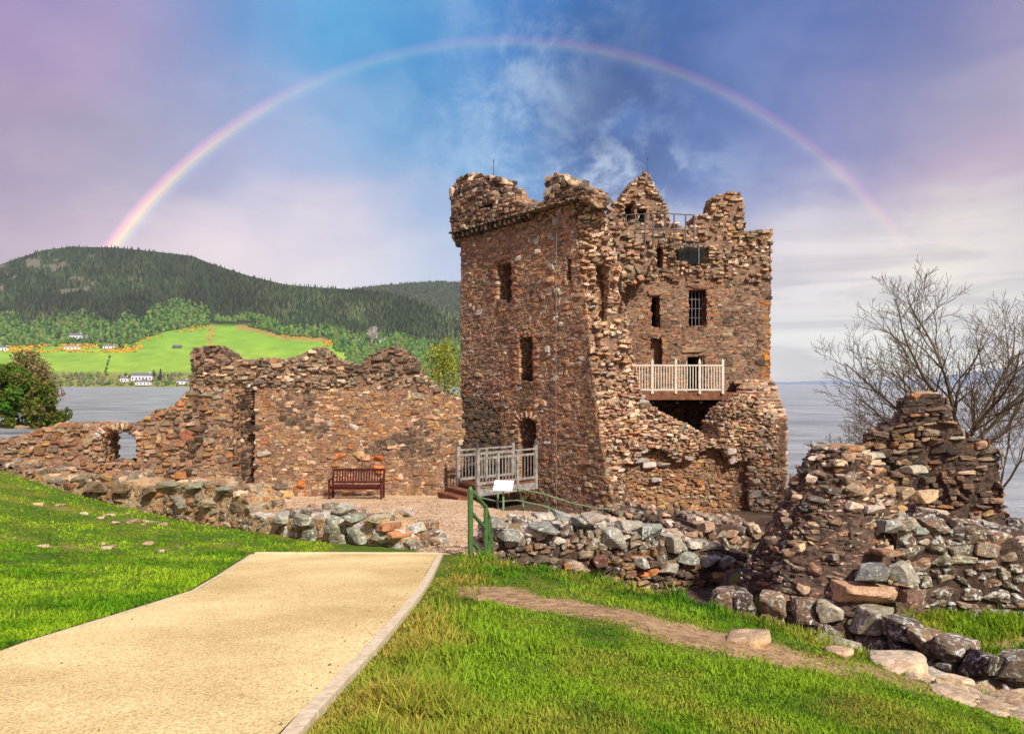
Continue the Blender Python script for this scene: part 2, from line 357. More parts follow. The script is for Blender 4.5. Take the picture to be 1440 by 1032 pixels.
# zones in the colour attribute: r grass, g court gravel, b bare soil
def zones(x, y):
    nn = (fbm(x * 1.6, y * 1.6, 21) - 0.5)
    dc = sdist(COURT, x, y); dl = sdist(L1POLY, x, y)
    gravel = (1 - sstep(-0.1, 0.15, dc + nn * 0.3)) * sstep(-0.1, 0.2, dl) 
    gravel = np.maximum(gravel, (1 - sstep(-.1, .15, dc)) * (x > -1.5) * (y > 11.6))
    tr = seg_dist(TRAIL, x, y); wd = 0.46 + 0.14 * np.clip(x, -1, 2)
    soil = (1 - sstep(0.25, 1.25, (tr + nn * 0.30 + (fbm(x * 5, y * 5, 62) - .5) * .22) / wd)) * (y < 11) * sstep(-1.0, -.25, x + nn) * sstep(3.4, 2.0, x + nn)
    soil = np.maximum(soil, 0.85 * sstep(0.54, 0.66, fbm(x * 2.3, y * 2.6, 33)) * (1 - sstep(0.2, 1.0, x + 1.1 + 0.2 * nn)) * (x > -1.1) * (y < 9))
    soil = np.maximum(soil, 0.5 * (1 - sstep(0.25, 0.6, np.hypot((x - 3.05) / 1.5, (y - 6.1) / 0.8) - 0.1 + nn * .6)))
    soil = np.maximum(soil, 0.9 * (1 - sstep(0.4, 0.9, np.hypot((x - 6.6) / 1.3, (y - 9.3) / 0.5) + nn)))
    soil = np.maximum(soil, (1 - sstep(.03, .12, np.abs(sdist(PATHP, x, y)) + nn * .12)) * .7)
    bare = [(-9.3, 14.9, .9, .25), (-7.6, 14.6, .5, .3), (-5.0, 12.4, .8, .2), (-8.2, 11.5, 1.2, .2), (-6.4, 11.2, .5, .3), (-5.4, 11.6, .5, .2), (-11.5, 15.5, 1.3, .25), (-7.6, 9.2, .9, .2)]
    for bx, by, ra_, rb_ in bare:
        soil = np.maximum(soil, 0.42 * (1 - sstep(0.3, 1.2, np.hypot((x - bx) / ra_, (y - by) / rb_ * .7) + (fbm(x * 4, y * 4, 61) - .5) * 2.2)))
    dn = sdist(NEARPOLY, x, y)
    grass = np.ones_like(x)
    ditch = sstep(0.15, 0.5, np.where(y < 12, dn, 9)) * (x > -0.8)
    patch = sstep(.12, -.12, sdist(PATCHP, x, y))
    grass = np.where((ditch > 0.3) & (patch < 0.5) & (y < 30), 0.15, grass)
    grass = np.where((y > 12) & (x > -1) & (y < 27) & (x < 10.5 + nn), 0.25, grass)
    return grass * (1 - gravel), gravel, soil * (1 - gravel)
zr, zg, zb = zones(GX, GY)
gcol = np.stack([zr, zg, zb, np.ones_like(zr)], -1).reshape(-1, 4)
m, t, b = mat('castle_ground'); co = obj_co(t)
a_ = t.new('ShaderNodeAttribute'); a_.attribute_name = 'Col'; sp = t.new('ShaderNodeSeparateColor'); t.l.new(a_.outputs['Color'], sp.inputs[0])
n1 = t.noise(co, 1.3, 5, 0.6); n2 = t.noise(co, 34, 4, 0.7); n3 = t.noise(co, 9, 4, 0.6)
gr = t.mix(t.mapr(n1, 0.38, 0.66), lin((84, 112, 22)), lin((128, 128, 36)))
gr = t.mix(1.0, gr, t.ramp(n2, [(0.3, (0.45, 0.45, 0.4)), (0.7, (1.2, 1.2, 1.1))]), 'MULTIPLY')
so = t.mix(t.mapr(n3, 0.3, 0.7), lin((146, 112, 76)), lin((198, 164, 120)))
so = t.mix(1.0, so, t.ramp(n2, [(0.3, (0.6, 0.6, 0.6)), (0.7, (1.15, 1.15, 1.15))]), 'MULTIPLY')
rk = t.mix(t.mapr(n3, 0.3, 0.7), lin((64, 50, 40)), lin((112, 90, 70)))
vo = t.new('ShaderNodeTexVoronoi'); t.l.new(co, vo.inputs['Vector']); vo.inputs['Scale'].default_value = 34
gv = t.mix(t.mapr(n1, 0.35, 0.65), lin((200, 170, 132)), lin((224, 194, 156)))
sv = t.new('ShaderNodeSeparateColor'); t.l.new(vo.outputs['Color'], sv.inputs[0])
gv = t.mix(1.0, gv, t.ramp(sv.outputs[0], [(0.0, (0.50, 0.46, 0.44)), (0.3, (0.85, 0.84, 0.82)), (1.0, (1.2, 1.18, 1.15))]), 'MULTIPLY')
gv = t.mix(1.0, gv, t.ramp(n3, [(0.3, (0.8, 0.78, 0.76)), (0.6, (1.05, 1.05, 1.05))]), 'MULTIPLY')
cc = t.mix(t.mapr(sp.outputs[0], 0.3, 0.7), rk, gr)
nb = t.m('ADD', sp.outputs[2], t.m('MULTIPLY', t.m('SUBTRACT', n2, 0.5), 0.5))
cc = t.mix(t.mapr(nb, 0.3, 0.6), cc, so)
cc = t.mix(t.mapr(sp.outputs[1], 0.3, 0.7), cc, gv)
t.l.new(cc, b.inputs['Base Color']); bump(t, b, t.m('ADD', t.m('ADD', n2, n3), vo.outputs['Distance']), 0.5, 0.03)
M_GROUND = m
mb = MB(); mb.add(np.stack([GX, GY, GZ], -1).reshape(-1, 3), gq, 0, gcol)
tag(mb.build('ground', M_GROUND, smooth=True), kind='structure')

# path of bonded tan gravel
m, t, b = mat('bonded_tan_gravel'); co = obj_co(t)
vo = t.new('ShaderNodeTexVoronoi'); t.l.new(co, vo.inputs['Vector']); vo.inputs['Scale'].default_value = 95
sv = t.new('ShaderNodeSeparateColor'); t.l.new(vo.outputs['Color'], sv.inputs[0])
n1 = t.noise(co, 0.7, 5, 0.6); n2 = t.noise(co, 55, 3, 0.7)
pc = t.mix(t.mapr(n1, 0.3, 0.7), lin((206, 178, 118)), lin((240, 216, 156)))
pc = t.mix(1.0, pc, t.ramp(sv.outputs[0], [(0.0, (0.60, 0.54, 0.44)), (0.16, (0.86, 0.83, 0.77)), (0.6, (1.0, 1.0, 1.0)), (1.0, (1.3, 1.28, 1.22))]), 'MULTIPLY')
pc = t.mix(1.0, pc, t.ramp(n2, [(0.3, (0.82, 0.8, 0.76)), (0.65, (1.08, 1.08, 1.08))]), 'MULTIPLY')
t.l.new(pc, b.inputs['Base Color']); bump(t, b, vo.outputs['Distance'], 0.45, 0.012); b.inputs['Roughness'].default_value = 0.8
M_PATH = m
mb = MB(); ys = np.arange(-6, 11.501, 0.25)
lx = np.interp(ys, [p[1] for p in PATH_L], [p[0] for p in PATH_L]); rx = np.interp(ys, [p[1] for p in PATH_R], [p[0] for p in PATH_R])
NXP = 13
PV = np.array([[l + (r - l) * k / (NXP - 1), y, 0] for l, r, y in zip(lx, rx, ys) for k in range(NXP)])
PV[:, 2] = ground(PV[:, 0], PV[:, 1], False) + 0.012 + 0.012 * (vnoise(PV[:, 0] * .9, PV[:, 1] * .9, 8) - .5)
pi_ = np.arange(len(ys) * NXP).reshape(len(ys), NXP)
mb.add(PV, np.stack([pi_[:-1, :-1], pi_[:-1, 1:], pi_[1:, 1:], pi_[1:, :-1]], -1).reshape(-1, 4))
tag(mb.build('path', M_PATH, smooth=True), kind='structure')
M_CONC = plain('pale_concrete_edging', lin((196, 176, 140)), lin((224, 206, 170)), 18, 0.9, bs=0.4)
mb = MB()
def edging(line, off, w, seglen, gap, start, end, hgt):
    y = start
    fx = lambda yy: float(np.interp(yy, [p[1] for p in line], [p[0] for p in line]))
    while y < end - 0.05:
        y2 = min(y + seglen, end)
        n = 1
        for k in range(n):
            ya, yb = y + (y2 - y - gap) * k / n, y + (y2 - y - gap) * (k + 1) / n
            p = np.array([fx(ya) + off, ya, float(ground(fx(ya), ya, False)) + hgt - 0.06]); q = np.array([fx(yb) + off, yb, float(ground(fx(yb), yb, False)) + hgt - 0.06])
            bar(mb, p, q, w, 0.12)
        y = y2
edging(PATH_R, 0.055, 0.085, 1.35, 0.012, -3.0, 11.5, 0.022)
edging(PATH_L, -0.030, 0.04, 1.2, 0.010, -3.0, 11.4, 0.008)
bar(mb, (-4.0, 11.52, float(ground(-4., 11.5, False)) - 0.035), (-1.15, 11.52, float(ground(-1.2, 11.5, False)) - 0.035), 0.05, 0.12)
tag(mb.build('path_edging', M_CONC), kind='structure')

# loch
WZ = -9.6
m, t, b = mat('loch_water'); co = obj_co(t)
mp = t.new('ShaderNodeMapping'); t.l.new(co, mp.inputs[0]); mp.inputs['Scale'].default_value = (0.35, 1.0, 1.0)
nA = t.noise(mp.outputs[0], 0.22, 8, 0.72, 0.3); nB = t.noise(mp.outputs[0], 0.03, 4, 0.5)
t.l.new(t.mix(t.mapr(t.noise(mp.outputs[0], 0.10, 7, 0.7), 0.36, 0.64), lin((126, 132, 134)), lin((188, 190, 188))), b.inputs['Base Color']); b.inputs['Roughness'].default_value = 0.28; b.inputs['IOR'].default_value = 1.33
b.inputs['Specular IOR Level'].default_value = 0.5
bump(t, b, t.m('ADD', nA, t.m('MULTIPLY', nB, 2.0)), 1.0, 3.2); M_WATER = m
mb = MB(); mb.add([[-11000, -300, WZ], [11000, -300, WZ], [11000, 12000, WZ], [-11000, 12000, WZ]], np.array([[0, 1, 2, 3]]))
tag(mb.build('loch_water', M_WATER), kind='structure')

# ------------------------------------------------------------------ stones and walls
def templates(n, g, rnd, jit, seed, cuts=3, soft=0.9, flat=0):
    rg = np.random.default_rng(seed)
    L = np.linspace(-1, 1, g); key = {}; V = []; Q = []
    def vid(i, j, k):
        if (i, j, k) not in key: key[(i, j, k)] = len(V); V.append((L[i], L[j], L[k]))
        return key[(i, j, k)]
    e = g - 1
    for a in range(e):
        for b_ in range(e):
            Q.append([vid(a, b_, 0), vid(a, b_ + 1, 0), vid(a + 1, b_ + 1, 0), vid(a + 1, b_, 0)])
            Q.append([vid(a, b_, e), vid(a + 1, b_, e), vid(a + 1, b_ + 1, e), vid(a, b_ + 1, e)])
            Q.append([vid(a, 0, b_), vid(a + 1, 0, b_), vid(a + 1, 0, b_ + 1), vid(a, 0, b_ + 1)])
            Q.append([vid(a, e, b_), vid(a, e, b_ + 1), vid(a + 1, e, b_ + 1), vid(a + 1, e, b_)])
            Q.append([vid(0, a, b_), vid(0, a, b_ + 1), vid(0, a + 1, b_ + 1), vid(0, a + 1, b_)])
            Q.append([vid(e, a, b_), vid(e, a + 1, b_), vid(e, a + 1, b_ + 1), vid(e, a, b_ + 1)])
    V = np.array(V); out = []
    for _ in range(n):
        ex = rg.uniform(*rnd); nrm = (np.abs(V) ** ex).sum(1) ** (1 / ex); P = V / nrm[:, None]
        dirs = rg.normal(size=(6, 3)); ph = rg.uniform(0, 6.28, 6); fr = rg.uniform(1.0, 3.0, 6)
        dsp = sum(np.sin(fr[i] * (V @ dirs[i]) + ph[i]) for i in range(6)) / 6
        P = P * (1 + jit * dsp[:, None]) + rg.normal(size=P.shape) * jit * 0.22
        P[:, 0] += P[:, 2] * rg.uniform(-.16, .16); P[:, 2] += P[:, 0] * rg.uniform(-.12, .12)
        for _c in range(cuts):                       # knocked-off corners
            dd = rg.normal(size=3); dd /= np.linalg.norm(dd); h = P @ dd; lim = np.quantile(h, rg.uniform(.78, .93))
            P = P - np.clip(h - lim, 0, None)[:, None] * dd * soft
        if flat: P[:, 1] = np.minimum(P[:, 1], flat + 0.06 * P[:, 2] * rg.uniform(-1, 1) + .05 * P[:, 0] * rg.uniform(-1, 1))
        out.append(P)
    return np.array(out), np.array(Q)
T_MAS = templates(60, 5, (6.0, 14.0), 0.13, 4, 3, .9, .80)
T_LO = templates(50, 5, (5.0, 12.0), 0.18, 1, 4, 1.0)
T_BLK = templates(24, 8, (8.0, 16.0), 0.07, 6, 6, 1.0)
T_HI = templates(36, 7, (4.5, 11.0), 0.17, 2, 5, 1.0)

class Stones:
    def __init__(s): s.c = []; s.U = []; s.V = []; s.W = []; s.k = []
    def add(s, c, U, V, Wd, col): s.c.append(c); s.U.append(U); s.V.append(V); s.W.append(Wd); s.k.append(col)
    def into(s, mb, T, matid=0):
        if not s.c: return
        P, Q = T; c = np.array(s.c); U = np.array(s.U); V = np.array(s.V); Wd = np.array(s.W); k = np.array(s.k, dtype=np.float32)
        n = len(c); ti = NPR.integers(0, len(P), n); X = P[ti] * NPR.choice([-1.0, 1.0], (n, 1, 1)) if False else P[ti]
        v = c[:, None, :] + X[:, :, 0:1] * U[:, None, :] + X[:, :, 1:2] * V[:, None, :] + X[:, :, 2:3] * Wd[:, None, :]
        nv = P.shape[1]; f = (Q[None] + (np.arange(n) * nv)[:, None, None]).reshape(-1, 4)
        mb.add(v.reshape(-1, 3), f, matid, np.repeat(k, nv, axis=0))

class Line:                                  # plan polyline with outward (towards the camera) normal
    def __init__(s, pts, batter=0.0, zref=0.0):
        s.p = np.array(pts, float); d = np.diff(s.p, axis=0); s.L = np.hypot(d[:, 0], d[:, 1]); s.t = d / s.L[:, None]
        s.cum = np.concatenate([[0], np.cumsum(s.L)]); s.len = s.cum[-1]; s.batter = batter; s.zref = zref
    def seg(s, q): return int(np.clip(np.searchsorted(s.cum, q, side='right') - 1, 0, len(s.L) - 1))
    def at(s, q, z=0.0, off=0.0):
        i = s.seg(q); p = s.p[i] + s.t[i] * (q - s.cum[i]); n = np.array([s.t[i][1], -s.t[i][0]])
        return p + n * (off + s.batter * (s.zref - z)), s.t[i], n
    def px(s, u, v):                         # photo column and row -> (s, z) on this wall
        k = (u - 720) / F; z = 0.0; best = None
        for _ in range(3):
            best = None
            for i in range(len(s.L)):
                n = np.array([s.t[i][1], -s.t[i][0]]); p0 = s.p[i] + n * s.batter * (s.zref - z)
                den = s.t[i][0] - k * s.t[i][1]
                if abs(den) < 1e-6: continue
                q = (k * p0[1] - p0[0]) / den
                lo = -1e9 if i == 0 else 0; hi = 1e9 if i == len(s.L) - 1 else s.L[i]
                if lo <= q <= hi + 1e-6:
                    y = p0[1] + q * s.t[i][1]
                    if y > 0: best = (s.cum[i] + q, y); break
            if best is None: best = (0.0 if u < 720 else s.len, s.p[0][1])
            z = (HV - v) / F * best[1]
        return best[0], z
    def poly(s, pts): return [s.px(u, v) for u, v in pts]

def pick(pal, rng, var=0.16):
    c = pal[rng.randrange(len(pal))]; f = 1 + rng.uniform(-var, var)
    return tuple(min(0.9, x * f * (1 + rng.uniform(-.05, .05))) for x in c)

def wall(line, poly, holes, T, course, length, depth, colfn, tmpl, mats, name, parent=None, seed=1, inset=0.05, protr=(0.0, 0.05),
         back=False, big=0.0, offfn=None, wob=0.4, rot=0.10, fill=1, extra=None, jut=None, corestep=0.1, gap=0.97):
    rng = random.Random(seed); mb = MB(); st_ = Stones()
    P = np.array(poly); smin, smax = P[:, 0].min(), P[:, 0].max(); zmin, zmax = P[:, 1].min(), P[:, 1].max()
    def inside(Sx, Zx):
        r = pip(poly, Sx, Zx)
        for h in holes: r &= ~pip(h, Sx, Zx)
        return r
    wp = rng.uniform(0, 6)
    def wobf(q, z): return (math.sin(q * 1.7 + wp + z) + 0.6 * math.sin(q * 4.1 + 2 * wp - z * 2)) * 0.5
    off = offfn or (lambda q, z: 0.0)
    z = zmin; ds = 0.03; SS = np.arange(smin, smax + ds, ds)
    while z < zmax:
        h = rng.uniform(*course); zc = z + h / 2
        ins = inside(SS, np.full(SS.shape, zc)); insn = inside(SS, np.full(SS.shape, zc + h * 1.05))
        e = np.flatnonzero(np.diff(np.concatenate([[0], ins.astype(int), [0]])))
        for a_, b_ in zip(e[::2], e[1::2]):
            sa, sb = SS[a_], SS[min(b_, len(SS) - 1)]
            if sb - sa < 0.08: continue
            q = sa + rng.uniform(-0.03, 0.02)
            def put(q0, l, o_in, dep, hh, zz, side=False):
                qm = q0 + l / 2; pr = rng.uniform(*protr) + off(qm, zz)
                if jut: pr += jut(qm, zz, rng)
                p, tg, n = line.at(qm, zz, pr - o_in - dep / 2)
                r_ = rng.gauss(0, rot); yaw = rng.gauss(0, rot * 0.8)
                tx = np.array([tg[0] * math.cos(yaw) - tg[1] * math.sin(yaw), tg[0] * math.sin(yaw) + tg[1] * math.cos(yaw), 0.0])
                nx_ = np.array([tx[1], -tx[0], 0.0]); up = np.array([0, 0, 1.0])
                U = tx * math.cos(r_) + up * math.sin(r_); Wv = up * math.cos(r_) - tx * math.sin(r_)
                tilt = rng.gauss(0, rot * 0.9); V = nx_ * math.cos(tilt) + Wv * math.sin(tilt); Wv = Wv * math.cos(tilt) - nx_ * math.sin(tilt)
                st_.add(np.array([p[0], p[1], zz]), U * l / 2 * gap, V * dep / 2, Wv * hh / 2 * gap, colfn(qm, zz, rng))
            while q < sb - 0.02:
                l = rng.uniform(*length) * (0.55 + 0.45 * h / course[1])
                if q + l > sb - length[0] * 0.5: l = max(0.06, sb + rng.uniform(-0.04, 0.03) - q)
                hh = h * rng.uniform(0.86, 1.2); zz = zc + wob * h * wobf(q, z) + rng.uniform(-.1, .1) * h
                dep = rng.uniform(*depth)
                put(q, l, 0.0, dep, hh, zz)
                if big and rng.random() < big:
                    put(q - l * .2, l * rng.uniform(1.2, 1.7), -0.03, dep, h * rng.uniform(1.5, 2.0), zz + h * .3)
                qi = min(len(SS) - 1, max(0, int((q + l / 2 - smin) / ds)))
                if fill and not insn[qi]:                     # this stone tops the wall: fill across its thickness
                    o = dep * .9
                    while o < T:
                        d2 = rng.uniform(*depth) * 1.0; put(q + rng.uniform(-.05, .05), l, o, d2, hh * rng.uniform(.8, 1.2), zz + rng.uniform(-.05, .04)); o += d2 * .9
                if back: put(q, l, T - dep, dep, hh, zz)
                q += l
            for qq, sg in ((sa, 1), (sb, -1)):                # the ends of this course, through the thickness
                o = depth[1] * .8
                while o < T - .05:
                    d2 = rng.uniform(*length) * .9; l2 = rng.uniform(*depth) * 0.8
                    q0 = qq - rng.uniform(0.0, .05) if sg > 0 else qq - l2 + rng.uniform(0.0, .05)
                    put(q0, l2, o, d2, h * rng.uniform(.9, 1.1), zc); o += d2
        z += h
    # mortar core
    cs = corestep; cu = np.arange(smin, smax, cs); cz = np.arange(zmin, zmax, cs)
    CU, CZ = np.meshgrid(cu + cs / 2, cz + cs / 2, indexing='ij'); Mk = inside(CU, CZ)
    for du, dv in ((cs * .5, 0), (-cs * .5, 0), (0, cs * .8)): Mk &= inside(CU + du, CZ + dv)
    cache = {}
    def corner(i, j, fr, o):
        k_ = (i, j, fr, round(o, 3))
        if k_ not in cache:
            q = smin + i * cs; zz = zmin + j * cs; p, tg, n = line.at(q, zz, (o - inset) if fr else (-T + inset))
            jx = corestep * .22; cache[k_] = len(cache); cv.append((p[0] + rng.uniform(-jx, jx) * .6, p[1] + rng.uniform(-jx, jx), zz + rng.uniform(-jx, jx) * .5))
        return cache[k_]
    cv = []; cf = []
    ni, nj = Mk.shape
    OF = np.zeros(Mk.shape)
    if offfn:
        for i in range(ni):
            for j in range(nj): OF[i, j] = offfn(CU[i, j], CZ[i, j])
    for i in range(ni):
        for j in range(nj):
            if not Mk[i, j]: continue
            o = OF[i, j]
            a0, a1, a2, a3 = corner(i, j, 1, o), corner(i + 1, j, 1, o), corner(i + 1, j + 1, 1, o), corner(i, j + 1, 1, o)
            b0, b1, b2, b3 = corner(i, j, 0, 0), corner(i + 1, j, 0, 0), corner(i + 1, j + 1, 0, 0), corner(i, j + 1, 0, 0)
            cf.append((a0, a1, a2, a3)); cf.append((b1, b0, b3, b2))
            def edge(i2, j2): return i2 < 0 or j2 < 0 or i2 >= ni or j2 >= nj or not Mk[i2, j2] or abs(OF[i2, j2] - o) > 0.02
            if edge(i - 1, j): cf.append((b0, a0, a3, b3))
            if edge(i + 1, j): cf.append((a1, b1, b2, a2))
            if edge(i, j - 1): cf.append((a1, a0, b0, b1))
            if edge(i, j + 1): cf.append((a3, a2, b2, b3))
    if cf: mb.add(cv, np.array(cf), 1)
    if extra: ex_ = Stones(); extra(ex_, rng); ex_.into(mb, T_BLK, 0)
    st_.into(mb, tmpl, 0)
    return mb.build(name, mats, parent)

def stack(contour, z0, z1, course, length, depth, colfn, tmpl, mats, name, parent=None, seed=1, rot=0.12, protr=(0, .06), extra=None, fill=True, inset=.06):
    """courses of stone laid round a closed plan outline that changes with height"""
    rng = random.Random(seed); mb = MB(); st_ = Stones(); z = z0; rings = []
    while z < z1:
        h = rng.uniform(*course); C_ = np.array(contour(z + h / 2)); ctr = C_.mean(0); shr = 1.0
        while True:
            Cs = ctr + (C_ - ctr) * shr
            seg = np.roll(Cs, -1, 0) - Cs; ln = np.hypot(seg[:, 0], seg[:, 1]); cum = np.concatenate([[0], np.cumsum(ln)]); q = rng.uniform(0, .3); per = cum[-1]
            while q < per - .08:
                l = min(rng.uniform(*length), per - q + .05); qm = min(q + l / 2, per - 1e-3); i = min(len(ln) - 1, int(np.searchsorted(cum, qm) - 1)); i = max(i, 0)
                tg = seg[i] / max(ln[i], 1e-6); n = np.array([tg[1], -tg[0]]); dep = rng.uniform(*depth)
                p = Cs[i] + tg * (qm - cum[i]) + n * (rng.uniform(*protr) - dep / 2)
                r_ = rng.gauss(0, rot); ti = rng.gauss(0, rot)
                tx = np.array([tg[0], tg[1], 0]); nn = np.array([n[0], n[1], 0]); up = np.array([0, 0, 1.])
                U = tx * math.cos(r_) + up * math.sin(r_); Wv = up * math.cos(r_) - tx * math.sin(r_); V = nn * math.cos(ti) + Wv * math.sin(ti)
                zz = z + h / 2 + rng.uniform(-.15, .15) * h
                st_.add(np.array([p[0], p[1], zz]), U * l / 2 * .97, V * dep / 2, Wv * h / 2 * rng.uniform(.9, 1.15), colfn(p[0], zz, rng)); q += l
            R_ = np.hypot(*(C_ - ctr).T).mean() * shr
            if not fill or R_ < depth[1] * 1.2: break
            shr -= depth[0] * 1.1 / np.hypot(*(C_ - ctr).T).mean()
            if shr < 0.35 and z + h < z1: break
            if shr <= 0.1: break
        rings.append((z, ctr + (C_ - ctr) * (1 - inset))); z += h
    rings.append((z1 - .05, rings[-1][1])); n = len(rings[0][1]); cv = []; cf = []
    for zz, R in rings: cv += [(p[0] + rng.uniform(-.035, .035), p[1] + rng.uniform(-.035, .035), zz + rng.uniform(-.02, .02)) for p in R]
    for r in range(len(rings) - 1):
        for k in range(n): cf.append((r * n + k, r * n + (k + 1) % n, (r + 1) * n + (k + 1) % n, (r + 1) * n + k))
    mb.add(cv, [np.array(cf), np.array([[(len(rings) - 1) * n + k for k in range(n)]])], 1)
    if extra: ex_ = Stones(); extra(ex_, rng); ex_.into(mb, T_BLK, 0)
    st_.into(mb, tmpl, 0)
    return mb.build(name, mats, parent)

RED = [tuple(1.14 * x for x in lin(c)) for c in [(152, 116, 92), (162, 126, 96), (139, 109, 89), (129, 103, 84), (169, 137, 105), (153, 130, 107), (163, 147, 120), (122, 98, 79), (172, 126, 92), (148, 122, 99), (157, 120, 99)]]
ORG = [lin(c) for c in [(167, 124, 79), (174, 136, 89), (152, 112, 75), (144, 112, 80), (182, 148, 101), (138, 104, 77), (164, 138, 102), (174, 119, 75)]]
BEI = [tuple(1.08 * x for x in lin(c)) for c in [(194, 165, 133), (179, 150, 120), (204, 178, 149), (163, 131, 105), (185, 150, 117), (151, 121, 98), (213, 192, 163), (169, 130, 99)]]
GRY = [lin(c) for c in [(132, 117, 98), (148, 134, 111), (116, 100, 83), (161, 144, 117), (139, 114, 88), (123, 110, 90), (171, 153, 127)]]
DRK = [lin(c) for c in [(95, 80, 66), (109, 91, 75), (84, 71, 60), (120, 99, 81), (101, 89, 75), (131, 104, 81)]]
PALE = [lin(c) for c in [(196, 186, 170), (180, 172, 158), (206, 196, 178)]]
def put1(st_, c, hx, hy, hz, yaw, col, roll=0.0, pitch=0.0):
    Mx = Matrix.Rotation(yaw, 3, 'Z') @ Matrix.Rotation(roll, 3, 'Y') @ Matrix.Rotation(pitch, 3, 'X')
    st_.add(np.array(c, float), np.array(Mx.col[0]) * hx, np.array(Mx.col[1]) * hy, np.array(Mx.col[2]) * hz, col)

# ------------------------------------------------------------------ the tower
A, B = (-2.08, 30.0), (2.43, 25.3)
ab = np.array(B) - np.array(A); ab /= np.linalg.norm(ab)
W1 = Line([A, tuple(np.array(B) + ab * 2.5)])
tower = empty('ruined_tower', (4.0, 28.0, -5.0))
tag(tower, 'tall roofless red sandstone tower with a broken open side and a railed balcony', 'castle tower')

def rect(line, u0, v0, u1, v1): return line.poly([(u0, v0), (u1, v0), (u1, v1), (u0, v1)])
def arch(line, u0, v0, u1, v1, rise):
    um = (u0 + u1) / 2; r = (u1 - u0) / 2
    return line.poly([(u0, v1)] + [(um + r * math.cos(a), v0 + rise - rise * math.sin(a)) for a in np.linspace(math.pi, 0, 9)] + [(u1, v1)])
h_win = rect(W1, 697.5, 369, 718.5, 423); h_slit = arch(W1, 729, 470, 749, 536, 8); h_small = rect(W1, 796, 362, 803, 393); h_door = arch(W1, 728, 587, 753, 676, 12)
stain = [(W1.px(708, 445), 0.35, 1.3), (W1.px(738, 560), 0.35, 1.5), (W1.px(770, 345), 1.2, .5)]
def col_w1(q, z, rng):
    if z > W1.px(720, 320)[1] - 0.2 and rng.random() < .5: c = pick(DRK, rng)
    elif rng.random() < .13: c = pick(ORG, rng)
    elif rng.random() < .12: c = pick(GRY, rng)
    elif rng.random() < .035: c = pick(PALE, rng)
    else: c = pick(RED, rng)
    for (sc, zc_), rs, rz in stain[:2]:
        if abs(q - sc) < rs and abs(z - zc_) < rz * .8 and rng.random() < .8: c = tuple(x * .5 for x in c)
    if q > W1.px(829, 600)[0] - 0.3 and z < 1.0 and rng.random() < .7: c = tuple(x * .62 for x in c)  # lower right strip: shade put into the stone colour
    return (*(min(.8, x * k_) for x, k_ in zip(c, (1.16, 1.15, 1.12))), 0.12 if rng.random() < .5 else 0.0)
W1POLY = [(648, 330), (700, 314), (760, 298), (806, 285), (812, 350), (818, 400), (826, 450), (829, 500), (840, 600), (848, 650), (864, 722), (866, 740), (648, 740)]
def ext_w1(st_, rng):                      # big pale blocks let into the face, dressed window jambs
    for u, v, w, h in ((776, 335, 12, 8), (730, 363, 10, 9), (757, 355, 8, 9), (773, 375, 13, 10), (790, 457, 7, 8), (755, 338, 9, 12), (660, 385, 10, 4), (782, 311, 9, 10), (771, 491, 7, 9)):
        q, z = W1.px(u, v); p, tg, n = W1.at(q, z, -0.04)
        put1(st_, (p[0], p[1], z), w / 2 / F * 27 * 1.25, .12, h / 2 / F * 27, math.atan2(tg[1], tg[0]), (*pick(PALE, rng), .2))
    for (u0, v0, u1, v1) in ((699, 370, 717.5, 421), (730, 476, 748, 535)):
        for v in np.arange(v0, v1, 8):
            for u, s_ in ((u0 - 6, -1), (u1 + 6, 1)):
                q, z = W1.px(u, v + 4); p, tg, n = W1.at(q, z, -0.10)
                put1(st_, (p[0], p[1], z), rng.uniform(.12, .2), .16, .105, math.atan2(tg[1], tg[0]), (*pick([lin((158, 116, 92)), lin((146, 104, 82))], rng), 0))
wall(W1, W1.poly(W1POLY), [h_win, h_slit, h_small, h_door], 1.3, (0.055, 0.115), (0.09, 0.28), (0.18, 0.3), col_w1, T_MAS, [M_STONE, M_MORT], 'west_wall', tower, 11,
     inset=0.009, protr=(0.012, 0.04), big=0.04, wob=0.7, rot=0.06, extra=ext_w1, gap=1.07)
# parapet on its corbel course
W1P = Line([tuple(np.array(A) - ab * 0.45 + np.array([ab[1], -ab[0]]) * .32), tuple(np.array(B) + ab * 1.5 + np.array([ab[1], -ab[0]]) * .32)])
def col_par(q, z, rng): return (*(pick(DRK, rng) if rng.random() < .35 else pick(GRY, rng) if rng.random() < .45 else pick(BEI, rng)), .14)
PARP = [(633, 326), (633, 268), (640, 252), (655, 244), (672, 247), (690, 250), (702, 253), (712, 262), (719, 276), (732, 284), (747, 290), (765, 281), (765, 247), (780, 245), (800, 257), (828, 266), (834, 276), (834, 290), (806, 278), (765, 288), (735, 297), (700, 307)]
wall(W1P, W1P.poly(PARP), [rect(W1P, 695, 256, 706, 283), rect(W1P, 673, 287, 690, 294)], 0.9, (0.10, 0.20), (0.2, 0.45), (0.22, 0.36), col_par, T_LO, [M_STONE, M_MORT], 'parapet', tower, 12, inset=0.05, protr=(-.03, .07), big=.06)
mb = MB(); st_ = Stones(); rr = random.Random(3)
for u in np.arange(637, 748, 6.6):
    v = 333 - (u - 637) * 0.276; q, z = W1P.px(u, v); p, tg, n = W1P.at(q, z, -.16)
    put1(st_, (p[0], p[1], z), .062, .2, .10, math.atan2(tg[1], tg[0]), (*pick(DRK, rr), .1))
for u in np.arange(634, 806, 5.5):
    v = 327 - (u - 634) * 0.276; q, z = W1P.px(u, v); p, tg, n = W1P.at(q, z, -.13)
    put1(st_, (p[0], p[1], z), .095, .2, .055, math.atan2(tg[1], tg[0]), (*pick(GRY, rr), .1))
st_.into(mb, T_LO); mb.build('corbel_course', [M_STONE], tower)
